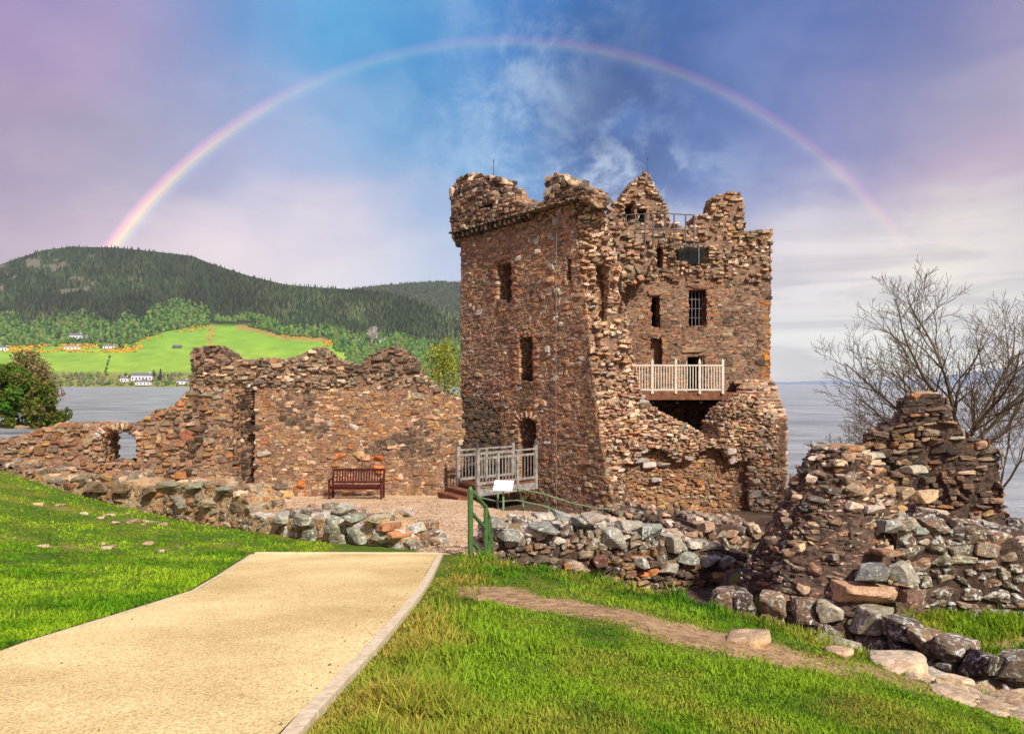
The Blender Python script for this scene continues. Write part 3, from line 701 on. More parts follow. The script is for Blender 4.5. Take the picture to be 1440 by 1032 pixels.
# left flank of the corner turret, going back from the corner
WL = Line([(A[0] - .35, 32.2), (A[0] - .30, 29.9)])
pl = [(0, 5.9), (0, 7.2), (1.0, 8.1), (2.3, 7.9), (2.3, 5.9)]
wall(WL, pl, [], .8, (0.12, 0.2), (0.2, 0.45), (0.22, 0.36), col_par, T_LO, [M_STONE, M_MORT], 'turret_flank', tower, 13)

# south wall, broken open
W2 = Line([(2.25, 25.45), (9.75, 26.3)], 0.095, 5.0)
W2POLY = [(824, 268), (836, 266), (847, 277), (850, 300), (858, 345), (873, 378), (866, 402), (880, 440), (887, 480), (893, 520), (904, 563), (926, 577), (946, 587), (966, 598), (986, 608), (999, 618), (1006, 615), (1013, 600), (1024, 579), (1043, 565), (1064, 556), (1079, 577), (1090, 602), (1096, 650), (1103, 735), (866, 740), (862, 722), (850, 650), (841, 600), (830, 500), (819, 400), (811, 300), (811, 286)]
def off_w2(q, z):
    if PANEL[0] < q < PANEL[1] and z < PANEL[2] + 0.25 * math.sin(q * 3.1): return -0.34
    return 0.0
PANEL = (W2.px(876, 680)[0], W2.px(1055, 680)[0], W2.px(960, 640)[1])
def jut_w2(q, z, rng):
    if z > 0.2 and q < 1.6: return rng.uniform(-.28, .18)
    if off_w2(q, z) < 0: return -.03
    return rng.uniform(-.06, .08)
def col_w2(q, z, rng):
    r = rng.random()
    if off_w2(q, z) < 0: return (*(pick(ORG, rng) if r < .6 else pick(RED, rng) if r < .85 else pick(BEI, rng)), .08)
    if q < 2.6 and z > -3.2: return (*(tuple(1.12 * x for x in pick(BEI, rng)) if r < .78 else pick(PALE, rng) if r < .86 else pick(RED, rng)), .06)
    if q > 6.9: return (*(pick(ORG, rng) if r < .4 else pick(BEI, rng) if r < .7 else pick(DRK, rng)), .05)
    return (*(pick(BEI, rng) if r < .62 else pick(GRY, rng) if r < .8 else pick(RED, rng) if r < .95 else pick(PALE, rng)), .08)
cleft = W2.poly([(838, 372), (850, 372), (856, 400), (852, 450), (842, 455), (838, 410)])
hole_v = W2.poly([(1046, 690), (1056, 686), (1056, 738), (1046, 738)])
def ext_w2(st_, rng):
    for u, v, w, h in ((902, 648, 26, 11), (916, 656, 18, 11), (937, 655, 17, 6), (926, 677, 14, 7), (1028, 636, 13, 12), (1062, 694, 16, 9), (1030, 648, 8, 8)):
        q, z = W2.px(u, v); p, tg, n = W2.at(q, z, -.30 + (.28 if u > 1020 else 0))
        put1(st_, (p[0], p[1], z), w / 2 / F * 25 * 1.1, .14, h / 2 / F * 25, math.atan2(tg[1], tg[0]), (*pick(PALE, rng), .1))
wall(W2, W2.poly(W2POLY), [cleft], 1.7, (0.06, 0.13), (0.10, 0.32), (0.2, 0.4), col_w2, T_LO, [M_STONE, M_MORT], 'south_wall', tower, 21, inset=0.07, protr=(-.03, .06), big=.06, gap=1.03, offfn=off_w2, wob=.7, rot=.15, jut=jut_w2, extra=ext_w2)
# rubble column left standing beside the gap, deeper in the wall
W2B = Line([(3.05, 26.9), (4.9, 27.0)])
wall(W2B, W2B.poly([(852, 300), (862, 330), (874, 378), (868, 405), (882, 445), (888, 490), (896, 560), (850, 560), (846, 300)]), [], 1.2, (.12, .24), (.22, .5), (.3, .5), lambda q, z, r: (*(pick(BEI, r) if r.random() < .5 else pick(RED, r)), .05), T_LO, [M_STONE, M_MORT], 'broken_pier', tower, 22, inset=.12, protr=(-.12, .12), rot=.16, wob=.6)

# far wall, whose inner face shows through the gap
W3 = Line([(-1.9, 30.9), (10.95, 31.35)])
W3POLY = [(655, 345), (840, 338), (853, 318), (856, 300), (862, 284), (873, 280), (879, 266), (890, 254), (897, 251), (903, 244), (912, 245), (917, 258), (925, 270), (932, 281), (938, 290), (941, 314), (974, 318), (979, 302), (998, 299), (1003, 279), (1010, 273), (1040, 271), (1046, 290), (1047, 325), (1066, 323), (1086, 327), (1084, 400), (1082, 560), (1081, 650), (655, 650)]
h3 = [rect(W3, 915, 416, 928, 462), rect(W3, 968, 407, 993.5, 459), rect(W3, 966, 500, 990, 556), rect(W3, 923.5, 346, 932, 376), rect(W3, 877, 287, 891, 311), rect(W3, 897, 294, 909, 312), W3.poly([(950, 350), (995, 346), (995, 370), (976, 374), (952, 369)]), rect(W3, 914, 475, 931, 514)]
def col_w3(q, z, rng):
    r = rng.random(); u = 720 + F * (q - 1.9) / 31.1
    if u > 1078 - 7 * rng.random() and z < 3.5: return (*(pick([lin((186, 126, 52)), lin((172, 108, 54))], rng) if r < (.7 if z < 1.6 else .35) else pick(ORG, rng)), 0)
    zt = 4.6
    if z > zt: return (*(pick(BEI, rng) if r < .5 else pick(GRY, rng) if r < .8 else pick(ORG, rng)), .12)
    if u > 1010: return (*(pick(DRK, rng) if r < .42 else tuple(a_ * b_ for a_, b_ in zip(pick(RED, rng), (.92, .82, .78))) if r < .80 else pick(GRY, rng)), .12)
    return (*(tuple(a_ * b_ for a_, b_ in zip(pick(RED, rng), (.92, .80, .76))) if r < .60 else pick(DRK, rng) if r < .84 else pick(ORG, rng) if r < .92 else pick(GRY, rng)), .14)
def jut_w3(q, z, rng): return rng.uniform(-.22, .18) if z > 4.3 else 0.0
wall(W3, W3.poly(W3POLY), h3, 1.2, (0.06, 0.13), (0.10, 0.34), (0.2, 0.34), col_w3, T_MAS, [M_STONE, M_MORT], 'north_wall', tower, 31, inset=.009, protr=(.01, .04), big=.04, rot=.07, wob=.7, jut=jut_w3, gap=1.07)
# ledge of ruined upper floor in front of the far wall on the left
W3B = Line([(3.9, 30.1), (7.2, 30.2)])
wall(W3B, W3B.poly([(851, 338), (858, 312), (876, 312), (890, 322), (915, 340), (921, 346), (921, 372), (905, 392), (890, 400), (880, 402), (872, 420), (851, 420)]), [], .8, (.12, .22), (.2, .45), (.3, .45), lambda q, z, r: (*(pick(BEI, r) if r.random() < .4 else pick(GRY, r) if r.random() < .4 else pick(RED, r)), .12), T_LO, [M_STONE, M_MORT], 'broken_ledge', tower, 32, inset=.12, protr=(-.15, .12), rot=.16, wob=.6)
# east side wall, low
W4 = Line([(9.7, 26.0), (10.9, 31.3)])
W4P = [(0.2, -5), (0.2, -1.2), (1.6, -.7), (3.0, -.2), (4.6, .2), (5.4, .2), (5.4, -5)]
W4.t = -W4.t if False else W4.t
wall(W4, W4P, [], 1.3, (.11, .2), (.16, .42), (.22, .34), col_w2, T_LO, [M_STONE, M_MORT], 'east_wall', tower, 41, back=False)
# near-black boxes added behind the openings to keep them dark
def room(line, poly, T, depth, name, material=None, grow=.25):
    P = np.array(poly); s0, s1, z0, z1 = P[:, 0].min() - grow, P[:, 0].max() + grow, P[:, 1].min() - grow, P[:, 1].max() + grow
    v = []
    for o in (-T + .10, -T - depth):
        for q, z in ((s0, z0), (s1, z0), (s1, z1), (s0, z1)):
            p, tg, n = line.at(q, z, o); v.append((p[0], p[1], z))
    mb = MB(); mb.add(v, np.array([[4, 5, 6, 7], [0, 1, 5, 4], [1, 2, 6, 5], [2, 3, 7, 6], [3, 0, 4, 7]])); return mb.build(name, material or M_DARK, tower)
for h in (h_win, h_slit, h_small): room(W1, h, 1.3, 1.2, 'window_dark_box')
room(W1, h_door, 1.3, 1.5, 'door_dark_box')
for h in (h3[0], h3[1]): room(W3, h, 1.2, 1.5, 'window_dark_box')
room(W3, h3[2], 1.2, 1.5, 'door_dark_box'); room(W3, h3[3], 1.2, 1., 'doorway_dark_box'); room(W3, h3[7], .35, .1, 'blind_window', M_MORT, .05)
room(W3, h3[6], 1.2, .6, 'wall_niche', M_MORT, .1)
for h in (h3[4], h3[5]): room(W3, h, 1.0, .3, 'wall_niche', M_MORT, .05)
# door arch stones
def voussoirs(line, u0, u1, v0, rise, name, parent, pal, off, wid, n=9, hgt=9):
    mb = MB(); st_ = Stones(); rr = random.Random(5); um = (u0 + u1) / 2; r = (u1 - u0) / 2
    for a in np.linspace(math.pi * .97, math.pi * .03, n):
        u = um + (r + hgt * .45) * math.cos(a); v = v0 + rise - (rise + hgt * .45) * math.sin(a)
        q, z = line.px(u, v); p, tg, nn = line.at(q, z, off); dpt = F / p[1]
        tx = np.array([tg[0], tg[1], 0]); up = np.array([0, 0, 1.])
        rad = tx * math.cos(a) + up * math.sin(a); tan = -tx * math.sin(a) + up * math.cos(a)
        st_.add(np.array([p[0], p[1], z]), tan * (math.pi * r / n / 2 / dpt), np.array([nn[0], nn[1], 0]) * wid, rad * (hgt / 2 / dpt), (*pick(pal, rr), .1))
    st_.into(mb, T_LO); return mb.build(name, [M_STONE], parent)
voussoirs(W1, 728, 753, 587, 12, 'door_arch', tower, BEI, -.10, .15)
voussoirs(W1, 730, 748, 471, 8, 'window_arch', tower, RED, -.10, .15, 7, 6)
def lintel(line, u0, u1, v, hgt, name, c, off=-.08):
    mb = MB(); st_ = Stones(); q0, z = line.px(u0, v); q1, _ = line.px(u1, v); p, tg, n = line.at((q0 + q1) / 2, z, off)
    put1(st_, (p[0], p[1], z), (q1 - q0) / 2, .16, hgt / 2 / F * p[1], math.atan2(tg[1], tg[0]), (*lin(c), .05)); st_.into(mb, T_LO); return mb.build(name, [M_STONE], tower)
lintel(W1, 696, 721, 366, 8, 'window_lintel', (146, 106, 84)); lintel(W3, 964, 998, 403, 9, 'window_lintel', (150, 116, 92)); lintel(W3, 911, 932, 412, 9, 'window_lintel', (152, 118, 92)); lintel(W3, 960, 995, 493, 9, 'door_lintel', (160, 134, 104))
# barred window
mb = MB()
for u in np.linspace(970.5, 991, 5): q, z = W3.px(u, 407); p, tg, n = W3.at(q, z, -.3); z2 = W3.px(u, 459)[1]; bar(mb, (p[0], p[1], z), (p[0], p[1], z2), .035, .035)
for v in (420, 433, 446): q, z = W3.px(968, v); p, tg, n = W3.at(q, z, -.32); q2, z2 = W3.px(994, v); p2, _, _ = W3.at(q2, z, -.32); bar(mb, (p[0], p[1], z), (p2[0], p2[1], z), .03, .03)
mb.build('window_bars', M_METAL, tower)
mb = MB()
for u in (966.5, 989.5): q, z = W3.px(u, 500); p, tg, n = W3.at(q, z, -.15); bar(mb, (p[0], p[1], z), (p[0], p[1], z - 1.7), .06, .06)
q, z = W3.px(966, 500.5); p, _, _ = W3.at(q, z, -.15); q2, _ = W3.px(990, 500.5); p2, _, _ = W3.at(q2, z, -.15); bar(mb, (p[0], p[1], z), (p2[0], p2[1], z), .06, .06)
mb.build('door_frame', M_WOODP, tower)
# upper floor deck with its railing
DZ = -0.36; FY = 27.75
deck = MB()
dpl = [(3.9, FY), (9.3, FY + .1), (10.4, 31.2), (0.2, 30.6), (2.6, 27.9)]
v = [(x, y, DZ) for x, y in dpl] + [(x, y, DZ - .12) for x, y in dpl]
deck.add(v, [np.array([[0, 1, 2, 3, 4]]), np.array([[9, 8, 7, 6, 5]]), np.array([[i, i + 5, (i + 1) % 5 + 5, (i + 1) % 5] for i in range(5)])])
dk = deck.build('balcony_floor', M_WOODB, tower)
mb = MB(); bar(mb, (4.0, FY - .06, DZ - .12), (9.25, FY + .04, DZ - .12), .10, .27); mb.build('balcony_beam', M_WOODB, tower)
mb = MB()
for x in np.arange(4.4, 9.2, .9): bar(mb, (x, FY + .02, DZ - .32), (x, FY + 2.8, DZ - .32), .12, .14)
mb.build('balcony_joists', M_BLACK, tower)
railing = empty('balcony_railing'); railing.parent = tower
def px_x(u, y): return (u - 720) / F * y
posts = [px_x(u, FY - .05) for u in (886.5, 917, 950, 983.5, 1016)]
zr_ = DZ + 1.03
for x in posts[1:]:
    mb = MB(); box(mb, (x, FY - .08, DZ + .55), (.045, .045, .58)); pv = [(x - .055, FY - .135, zr_ + .1), (x + .055, FY - .135, zr_ + .1), (x + .055, FY - .025, zr_ + .1), (x - .055, FY - .025, zr_ + .1), (x, FY - .08, zr_ + .28)]
    mb.add(pv, [np.array([[0, 1, 2, 3]]), np.array([[0, 1, 4], [1, 2, 4], [2, 3, 4], [3, 0, 4]])]); mb.build('post', M_WOODP, railing)
for x0, x1 in zip(posts[:-1], posts[1:]):
    mb = MB(); bar(mb, (x0 + .045, FY - .08, zr_), (x1 - .045, FY - .08, zr_), .07, .06); bar(mb, (x0 + .045, FY - .08, DZ + .12), (x1 - .045, FY - .08, DZ + .12), .05, .06)
    for x in np.arange(x0 + .12, x1 - .08, .105): bar(mb, (x, FY - .08, DZ + .12), (x, FY - .08, zr_), .03, .045)
    mb.build('baluster_panel', M_WOODP, railing)
# metal guard rail and glass on the wall head
guard = empty('wall_head_railing'); guard.parent = tower
gy_ = 30.0; zb_, zt_ = (HV - 340) / F * gy_, (HV - 300) / F * gy_
gp = [(px_x(u, gy_), gy_ + .4 * abs(u - 930) / 60) for u in (882, 895, 908, 919, 936, 949, 966, 979)]
mb = MB()
for x, y in gp: tube(mb, [(x, y, zb_ - .2), (x, y, zt_)], .028, 6)
for (x0, y0), (x1, y1) in zip(gp[:-1], gp[1:]):
    for z in (zt_, (zb_ + zt_) / 2 - .05): tube(mb, [(x0, y0, z), (x1, y1, z)], .026, 6)
mb.build('rail_frame', M_METAL, guard)
for (x0, y0), (x1, y1) in list(zip(gp[:-1], gp[1:]))[:4]:
    mb = MB(); bar(mb, (x0 + .04, y0 + .03, (zb_ + zt_) / 2 - .05), (x1 - .04, y1 + .03, (zb_ + zt_) / 2 - .05), .012, (zt_ - zb_) * .82); mb.build('glass_panel', M_GLASS, guard)
mb = MB(); x0, x1 = px_x(952, 30.6), px_x(993, 30.6); zz = (HV - 345) / F * 30.6; bar(mb, (x0, 30.6, zz), (x1, 30.6, zz + .05), .06, .06); bar(mb, (x0 + .9, 30.6, zz - .8), (x0 + .9, 30.6, zz), .05, .05); mb.build('gap_rail', M_METAL, tower)
mb = MB(); bar(mb, (x0 + .05, 30.62, zz - .42), (x1 - .05, 30.62, zz - .42), .012, .72); mb.build('glass_panel', M_GLASS, tower)
# lightning rods and cable
for u, v0, v1, Y in ((694, 226, 262, 29.3), (911, 223, 250, 31)):
    x, y, z0 = at(u, v1, Y); _, _, z1 = at(u, v0, Y); mb = MB(); tube(mb, [(x, y, z0 - .3), (x, y, z1)], [.022, .012], 6)
    for a in range(3): tube(mb, [(x, y, z1 - .12), (x + .05 * math.cos(a * 2.1), y + .05 * math.sin(a * 2.1), z1 + .06)], .008, 4)
    mb.build('lightning_rod', M_METAL, tower)
mb = MB(); pts = []
for u, v in ((789, 268), (787, 300), (785, 330), (784.5, 400), (784.5, 500), (784.5, 600), (785, 735)):
    q, z = W1.px(u, v); p, tg, n = W1.at(q, z, .09 if v > 285 else .42); pts.append((p[0], p[1], z))
tube(mb, pts, .009, 6); mb.build('lightning_cable', plain('pale_cable', lin((140, 130, 120)), None), tower)
reloc(tower)

# rubble bank at the foot of the tower
RB = Line([(2.2, 21.6), (5.6, 22.4), (8.6, 22.3)])
o = wall(RB, RB.poly([(842, 740), (860, 728), (885, 720), (905, 716), (930, 724), (960, 729), (1000, 733), (1040, 735), (1068, 741), (1068, 775), (842, 775)]), [], 1.6, (.09, .18), (.14, .4), (.25, .5), lambda q, z, r: (*(pick(DRK, r) if r.random() < .5 else pick(BEI, r) if r.random() < .5 else pick(GRY, r)), .2), T_LO, [M_STONE, M_MORTD], 'rubble_bank', None, 51, protr=(-.15, .15), rot=.25)
tag(o, 'low bank of fallen brown rubble along the foot of the tower', 'rubble')

# ------------------------------------------------------------------ curtain wall with the bench in front
CW = Line([(-18.5, 24.4), (-13.2, 25.3), (-11.0, 26.0), (-2.7, 26.45), (-1.5, 27.5), (-0.1, 28.6)])
CWP = [(-30, 622), (0, 620), (30, 611), (70, 601), (105, 598), (150, 596), (188, 599), (202, 590), (215, 580), (240, 575), (258, 557), (266, 553), (268, 540), (270, 520), (267, 496), (273, 488), (290, 486), (305, 487), (318, 499), (330, 505), (350, 508), (375, 505), (400, 505), (420, 500), (430, 493), (440, 490), (452, 490), (460, 497), (475, 508), (490, 511), (508, 511), (520, 500), (540, 490), (553, 486), (570, 493), (581, 503), (588, 520), (600, 535), (620, 548), (640, 558), (665, 560), (690, 567), (703, 585), (710, 610), (716, 640), (722, 715), (400, 715), (-30, 725)]
cw_s = lambda u: CW.px(u, 600)[0]
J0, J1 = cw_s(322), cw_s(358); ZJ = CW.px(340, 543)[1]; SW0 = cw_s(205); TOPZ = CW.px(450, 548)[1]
def off_cw(q, z):
    if J0 < q < J1: return -0.36 * float(sstep(ZJ + .5, ZJ - 1.2, z)) * float(sstep(J0, J0 + .35, q))
    return 0.0
def jut_cw(q, z, rng): return rng.uniform(.02, .11) if q > CW_E else rng.uniform(-.12, .12) if (z > TOPZ or q < cw_s(300)) else 0.0
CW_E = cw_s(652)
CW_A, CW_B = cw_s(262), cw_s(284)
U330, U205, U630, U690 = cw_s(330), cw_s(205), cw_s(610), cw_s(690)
def col_cw(q, z, rng):
    r = rng.random()
    if q < U205:                                      # red and tan stones set in pale mortar
        return (*(pick(ORG, rng) if r < .45 else pick(RED, rng) if r < .75 else pick(GRY, rng)), .08)
    if z > TOPZ + .12 * math.sin(q * 2):
        pk = (z > CW.px(553, 525)[1] and (q > cw_s(500) or q < cw_s(325)))
        if pk: return (*(pick(DRK, rng) if r < .6 else pick(RED, rng) if r < .8 else pick(GRY, rng)), .1)
        return (*(pick(GRY, rng) if r < .45 else pick(BEI, rng) if r < .75 else pick(DRK, rng)), .2)
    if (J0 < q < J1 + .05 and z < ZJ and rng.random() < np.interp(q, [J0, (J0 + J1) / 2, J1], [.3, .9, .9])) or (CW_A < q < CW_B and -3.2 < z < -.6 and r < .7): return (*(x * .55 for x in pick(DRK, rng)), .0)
    if q < U330: return (*(pick(ORG, rng) if r < .35 else pick(RED, rng) if r < .6 else pick(DRK, rng) if r < .8 else pick(GRY, rng)), .12)
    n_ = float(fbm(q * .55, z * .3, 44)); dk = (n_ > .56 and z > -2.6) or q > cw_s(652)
    if q > cw_s(652): return (*(x * (.50 if r < .8 else .85) for x in pick(DRK, rng)), .02)  # shaded right end of the wall, painted as darker stones
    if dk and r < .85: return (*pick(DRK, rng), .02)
    return (*(pick(ORG, rng) if r < .38 else pick(RED, rng) if r < .8 else pick(BEI, rng)), .06)
h_cw = arch(CW, 147, 606, 190, 652, 12)
def ext_cw(st_, rng):
    for u, v, w, h, c in ((498, 602, 12, 11, PALE), (534, 659, 13, 12, [lin((206, 120, 60))]), (373, 638, 20, 7, PALE), (500, 640, 12, 10, ORG), (478, 642, 14, 9, [lin((200, 130, 76))]), (534, 644, 12, 8, [lin((196, 112, 60))]), (422, 681, 11, 10, [lin((198, 124, 70))]), (290, 555, 20, 7, GRY), (265, 612, 22, 14, [lin((168, 110, 76))]), (250, 605, 9, 10, GRY), (272, 555, 18, 8, GRY), (280, 545, 16, 8, GRY)):
        q, z = CW.px(u, v); p, tg, n = CW.at(q, z, -.06 + off_cw(q, z)); d_ = p[1] / F
        put1(st_, (p[0], p[1], z), w / 2 * d_ * 1.1, .16, h / 2 * d_ * 1.1, math.atan2(tg[1], tg[0]), (*pick(c, rng), .1))
cw = empty('curtain_wall', (-8, 26.5, -4.0)); tag(cw, 'long ruined curtain wall of brown rubble with a jagged top, behind the red bench', 'ruined wall')
CWa = [p for p in CWP]
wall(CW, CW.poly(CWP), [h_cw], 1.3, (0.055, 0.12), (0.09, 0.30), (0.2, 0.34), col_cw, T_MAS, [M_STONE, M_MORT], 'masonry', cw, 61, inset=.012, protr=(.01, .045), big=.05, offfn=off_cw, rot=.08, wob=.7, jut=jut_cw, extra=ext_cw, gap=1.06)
voussoirs(CW, 143, 190, 604, 13, 'window_arch', cw, BEI + PALE, -.2, .35, 15, 11)
reloc(cw)

# ------------------------------------------------------------------ low boulder wall across the left foreground
LW = Line(L1)
LWP = [(-40, 650), (0, 654), (30, 656), (60, 668), (105, 677), (130, 671), (165, 674), (200, 678), (212, 685), (240, 683), (265, 679), (288, 686), (300, 693), (325, 687), (345, 697), (356, 723), (390, 726), (430, 722), (470, 727), (500, 730), (528, 731), (548, 736), (566, 751), (582, 768), (584, 800), (-40, 800)]
LB = LW.px(350, 700)[0]
def col_lw(q, z, rng):
    r = rng.random()
    if q < LB: return (*(pick(GRY, rng) if r < .5 else pick(BEI, rng) if r < .65 else pick(ORG, rng)), .2)
    return (*(pick(GRY, rng) if r < .5 else pick(PALE, rng) if r < .7 else pick(BEI, rng) if r < .85 else pick(ORG, rng)), .42)
def ext_lw(st_, rng):
    for u, v, w, h, c, l in ((138, 684, 54, 18, (118, 104, 84), .1), (172, 685, 44, 20, (128, 112, 90), .1), (236, 684, 60, 17, (130, 128, 108), .25), (275, 684, 34, 15, (128, 132, 112), .3), (314, 690, 34, 14, (122, 128, 116), .25), (256, 707, 32, 20, (124, 122, 112), .3), (215, 690, 24, 18, (120, 102, 84), .1), (295, 706, 28, 18, (140, 132, 112), .3),
                             (395, 728, 40, 16, (146, 146, 134), .5), (430, 732, 36, 24, (126, 130, 116), .5), (470, 738, 40, 26, (120, 126, 112), .5), (505, 752, 40, 30, (124, 128, 112), .5), (540, 757, 32, 30, (140, 138, 122), .45), (480, 758, 34, 24, (108, 106, 94), .4), (440, 752, 30, 20, (100, 104, 90), .4), (525, 730, 34, 14, (168, 160, 138), .3), (496, 728, 24, 14, (120, 128, 116), .3), (560, 752, 18, 14, (166, 122, 88), .15), (548, 740, 20, 13, (152, 112, 84), .1), (463, 718, 40, 16, (150, 148, 136), .5)):
        q, z = LW.px(u, v); p, tg, n = LW.at(q, z, rng.uniform(-.12, -.02) + (.0 if v > 725 or u < 350 else -.25)); d_ = p[1] / F
        put1(st_, (p[0], p[1], z), w / 2 * d_ * .80, .22, h / 2 * d_ * .74, math.atan2(tg[1], tg[0]) + rng.uniform(-.15, .15), (*lin(tuple(min(255, x * k) for x, k in zip(c, (1.16, 1.12, 1.05)))), l), rng.uniform(-.08, .08))
o = wall(LW, LW.poly(LWP), [], 0.8, (0.07, 0.17), (0.12, 0.36), (0.22, 0.36), col_lw, T_HI, [M_NEAR, M_MORTC], 'boulder_wall', None, 71, inset=.015, protr=(-.02, .05), rot=.13, wob=.6, gap=1.03, extra=ext_lw, corestep=.07)
tag(o, 'low grey boulder wall in cream mortar between the left lawn and the gravel court', 'low wall')

# ------------------------------------------------------------------ low walls on the right of the gate
RW = Line([(-0.30, 12.0), (1.5, 12.4), (3.3, 13.0), (4.6, 13.6)])
RWP = [(692, 758), (705, 749), (730, 746), (752, 751), (775, 745), (800, 743), (830, 749), (855, 747), (880, 753), (905, 754), (940, 753), (975, 764), (1010, 770), (1050, 785), (1060, 870), (692, 870)]
def col_rw(q, z, rng):
    r = rng.random(); tp = z > -2.62 - .08 * q
    if tp: return (*(pick(GRY, rng) if r < .5 else pick(PALE, rng) if r < .75 else pick(BEI, rng)), .45)
    return (*(pick(DRK, rng) if r < .6 else pick(ORG, rng) if r < .8 else pick(GRY, rng)), .26)
def ext_rw(st_, rng):
    for u, v, w, h, c, l in ((790, 727, 20, 16, (168, 166, 156), .5), (818, 735, 16, 14, (160, 158, 146), .5), (765, 742, 40, 18, (140, 142, 132), .5), (715, 752, 34, 16, (138, 136, 124), .5), (862, 756, 34, 32, (170, 164, 146), .5), (885, 738, 26, 16, (176, 166, 146), .4), (918, 748, 30, 22, (142, 146, 132), .5), (950, 765, 24, 26, (176, 164, 140), .4), (968, 784, 30, 20, (150, 152, 140), .5), (998, 788, 26, 18, (168, 160, 146), .5), (1020, 788, 24, 18, (150, 152, 138), .5), (940, 800, 24, 18, (176, 168, 150), .4), (900, 790, 20, 18, (152, 148, 138), .5), (845, 788, 26, 18, (116, 82, 66), .15), (700, 735, 24, 14, (160, 152, 138), .4), (838, 728, 30, 12, (172, 160, 138), .4)):
        q, z = RW.px(u, v); p, tg, n = RW.at(q, z, rng.uniform(-.14, -.02)); d_ = p[1] / F
        put1(st_, (p[0], p[1], z), w / 2 * d_ * 1.0, .22, h / 2 * d_ * .86, math.atan2(tg[1], tg[0]) + rng.uniform(-.2, .2), (*lin(c), l), rng.uniform(-.15, .15))
o = wall(RW, RW.poly(RWP), [], 1.4, (0.06, 0.14), (0.10, 0.34), (0.24, 0.40), col_rw, T_HI, [M_NEAR, M_MORTD], 'ditch_wall', None, 81, inset=.07, protr=(-.03, .05), rot=.13, wob=.6, gap=1.06, extra=ext_rw, corestep=.07)
tag(o, 'low dark rubble wall capped with pale lichened stones, along the ditch right of the green handrail', 'low wall')
R5 = Line([(3.5, 15.4), (5.6, 15.9), (7.0, 15.6)])
o = wall(R5, R5.poly([(968, 748), (985, 738), (1010, 735), (1040, 739), (1060, 742), (1085, 752), (1090, 840), (968, 840)]), [], 1.2, (.12, .22), (.2, .4), (.25, .4), lambda q, z, r: (*(pick(GRY, r) if r.random() < .6 else pick(BEI, r)), .35), T_HI, [M_NEAR, M_MORTD], 'sunken_wall', None, 82, inset=.09, protr=(-.06, .08), rot=.15, corestep=.08)
tag(o, 'short sunken grey rubble wall below the right corner of the tower', 'low wall')

# heap of the broken gate wall, right
def mound(z):
    f = np.clip((z + 3.45) / 2.5, 0, 1); g = f ** 1.05
    cx, cy = 4.66 + .36 * g, 11.0 + .35 * g; rx_, ry_ = 1.44 * (1 - g) + .36 * g, 1.35 * (1 - g) + .42 * g
    return [(cx + rx_ * (1 + .10 * math.sin(3 * a + 1 + 2 * f) + .07 * math.sin(7 * a - 3 * f)) * math.cos(a), cy + ry_ * (1 + .08 * math.sin(4 * a + 2)) * math.sin(a)) for a in np.linspace(0, 2 * math.pi, 90, endpoint=False)]
def col_mound(x, z, rng):
    r = rng.random()
    if x > 4.95 and z > -2.5: return (*(pick(BEI, rng) if r < .6 else pick(ORG, rng) if r < .85 else pick(PALE, rng)), .22)
    if z > -1.3: return (*(pick(GRY, rng) if r < .4 else pick(BEI, rng) if r < .65 else pick(DRK, rng) if r < .85 else pick(PALE, rng)), .36)
    return (*(pick(DRK, rng) if r < .30 else pick(RED, rng) if r < .50 else pick(GRY, rng) if r < .78 else pick(BEI, rng)), .26)
def px3(u, v, Y): return at(u, v, Y)
def ext_mound(st_, rng):
    for u, v, Y, w, h, d, c, l, yaw in ((1212, 832, 9.85, 76, 38, .42, (196, 160, 128), .12, .5), (1264, 805, 9.75, 42, 36, .24, (170, 162, 140), .42, .3), (1222, 806, 9.75, 46, 24, .22, (152, 152, 140), .4, -.15), (1246, 776, 9.95, 40, 13, .22, (172, 134, 102), .15, .1), (1275, 838, 9.7, 36, 26, .22, (128, 98, 80), .2, .2), (1283, 660, 11.2, 36, 14, .22, (178, 168, 142), .4, -.1), (1222, 641, 11.15, 38, 14, .2, (172, 164, 142), .4, .1), (1226, 716, 10.45, 30, 14, .16, (190, 176, 156), .4, .2), (1150, 702, 10.7, 28, 10, .16, (120, 114, 104), .3, -.2), (1250, 740, 10.3, 28, 22, .2, (150, 148, 134), .4, .1), (1290, 748, 10.5, 38, 20, .22, (150, 150, 138), .45, .2), (1312, 722, 10.9, 34, 16, .22, (196, 176, 148), .2, .3), (1268, 692, 11.1, 26, 20, .2, (196, 170, 136), .15, .2), (1298, 697, 11.2, 26, 24, .2, (198, 172, 138), .12, .4)):
        x, y, z = at(u, v, Y); d_ = Y / F
        put1(st_, (x, y, z), w / 2 * d_ * .9, d * .85, h / 2 * d_ * .82, yaw, (*lin(c), l), rng.uniform(-.12, .12), rng.uniform(-.1, .1))
    for _ in range(130):                    # loose chips lying on the slopes
        a = rng.uniform(math.pi * .95, math.pi * 2.1); z = rng.uniform(-3.3, -1.1); C_ = mound(z); p = C_[int(a / (2 * math.pi) * 90) % 90]
        s_ = rng.uniform(.04, .09); put1(st_, (p[0], p[1], z + .03), s_ * rng.uniform(1, 1.7), s_, s_ * rng.uniform(.4, .8), rng.uniform(0, 3), col_mound(p[0], z, rng), rng.uniform(-.4, .4), rng.uniform(-.4, .4))
o = stack(mound, -3.75, -0.98, (0.032, 0.072), (0.08, 0.28), (0.2, 0.32), col_mound, T_HI, [M_NEAR, M_MORTD], 'rubble_mound', None, 91, rot=.16, protr=(.0, .045), extra=ext_mound, fill=True, inset=-.022)
tag(o, 'sloping mound of broken masonry with big pale blocks at its foot, right of the tower', 'ruin')
R2 = Line([(5.15, 10.35), (6.6, 10.25), (9.5, 9.9), (12.5, 9.9)])
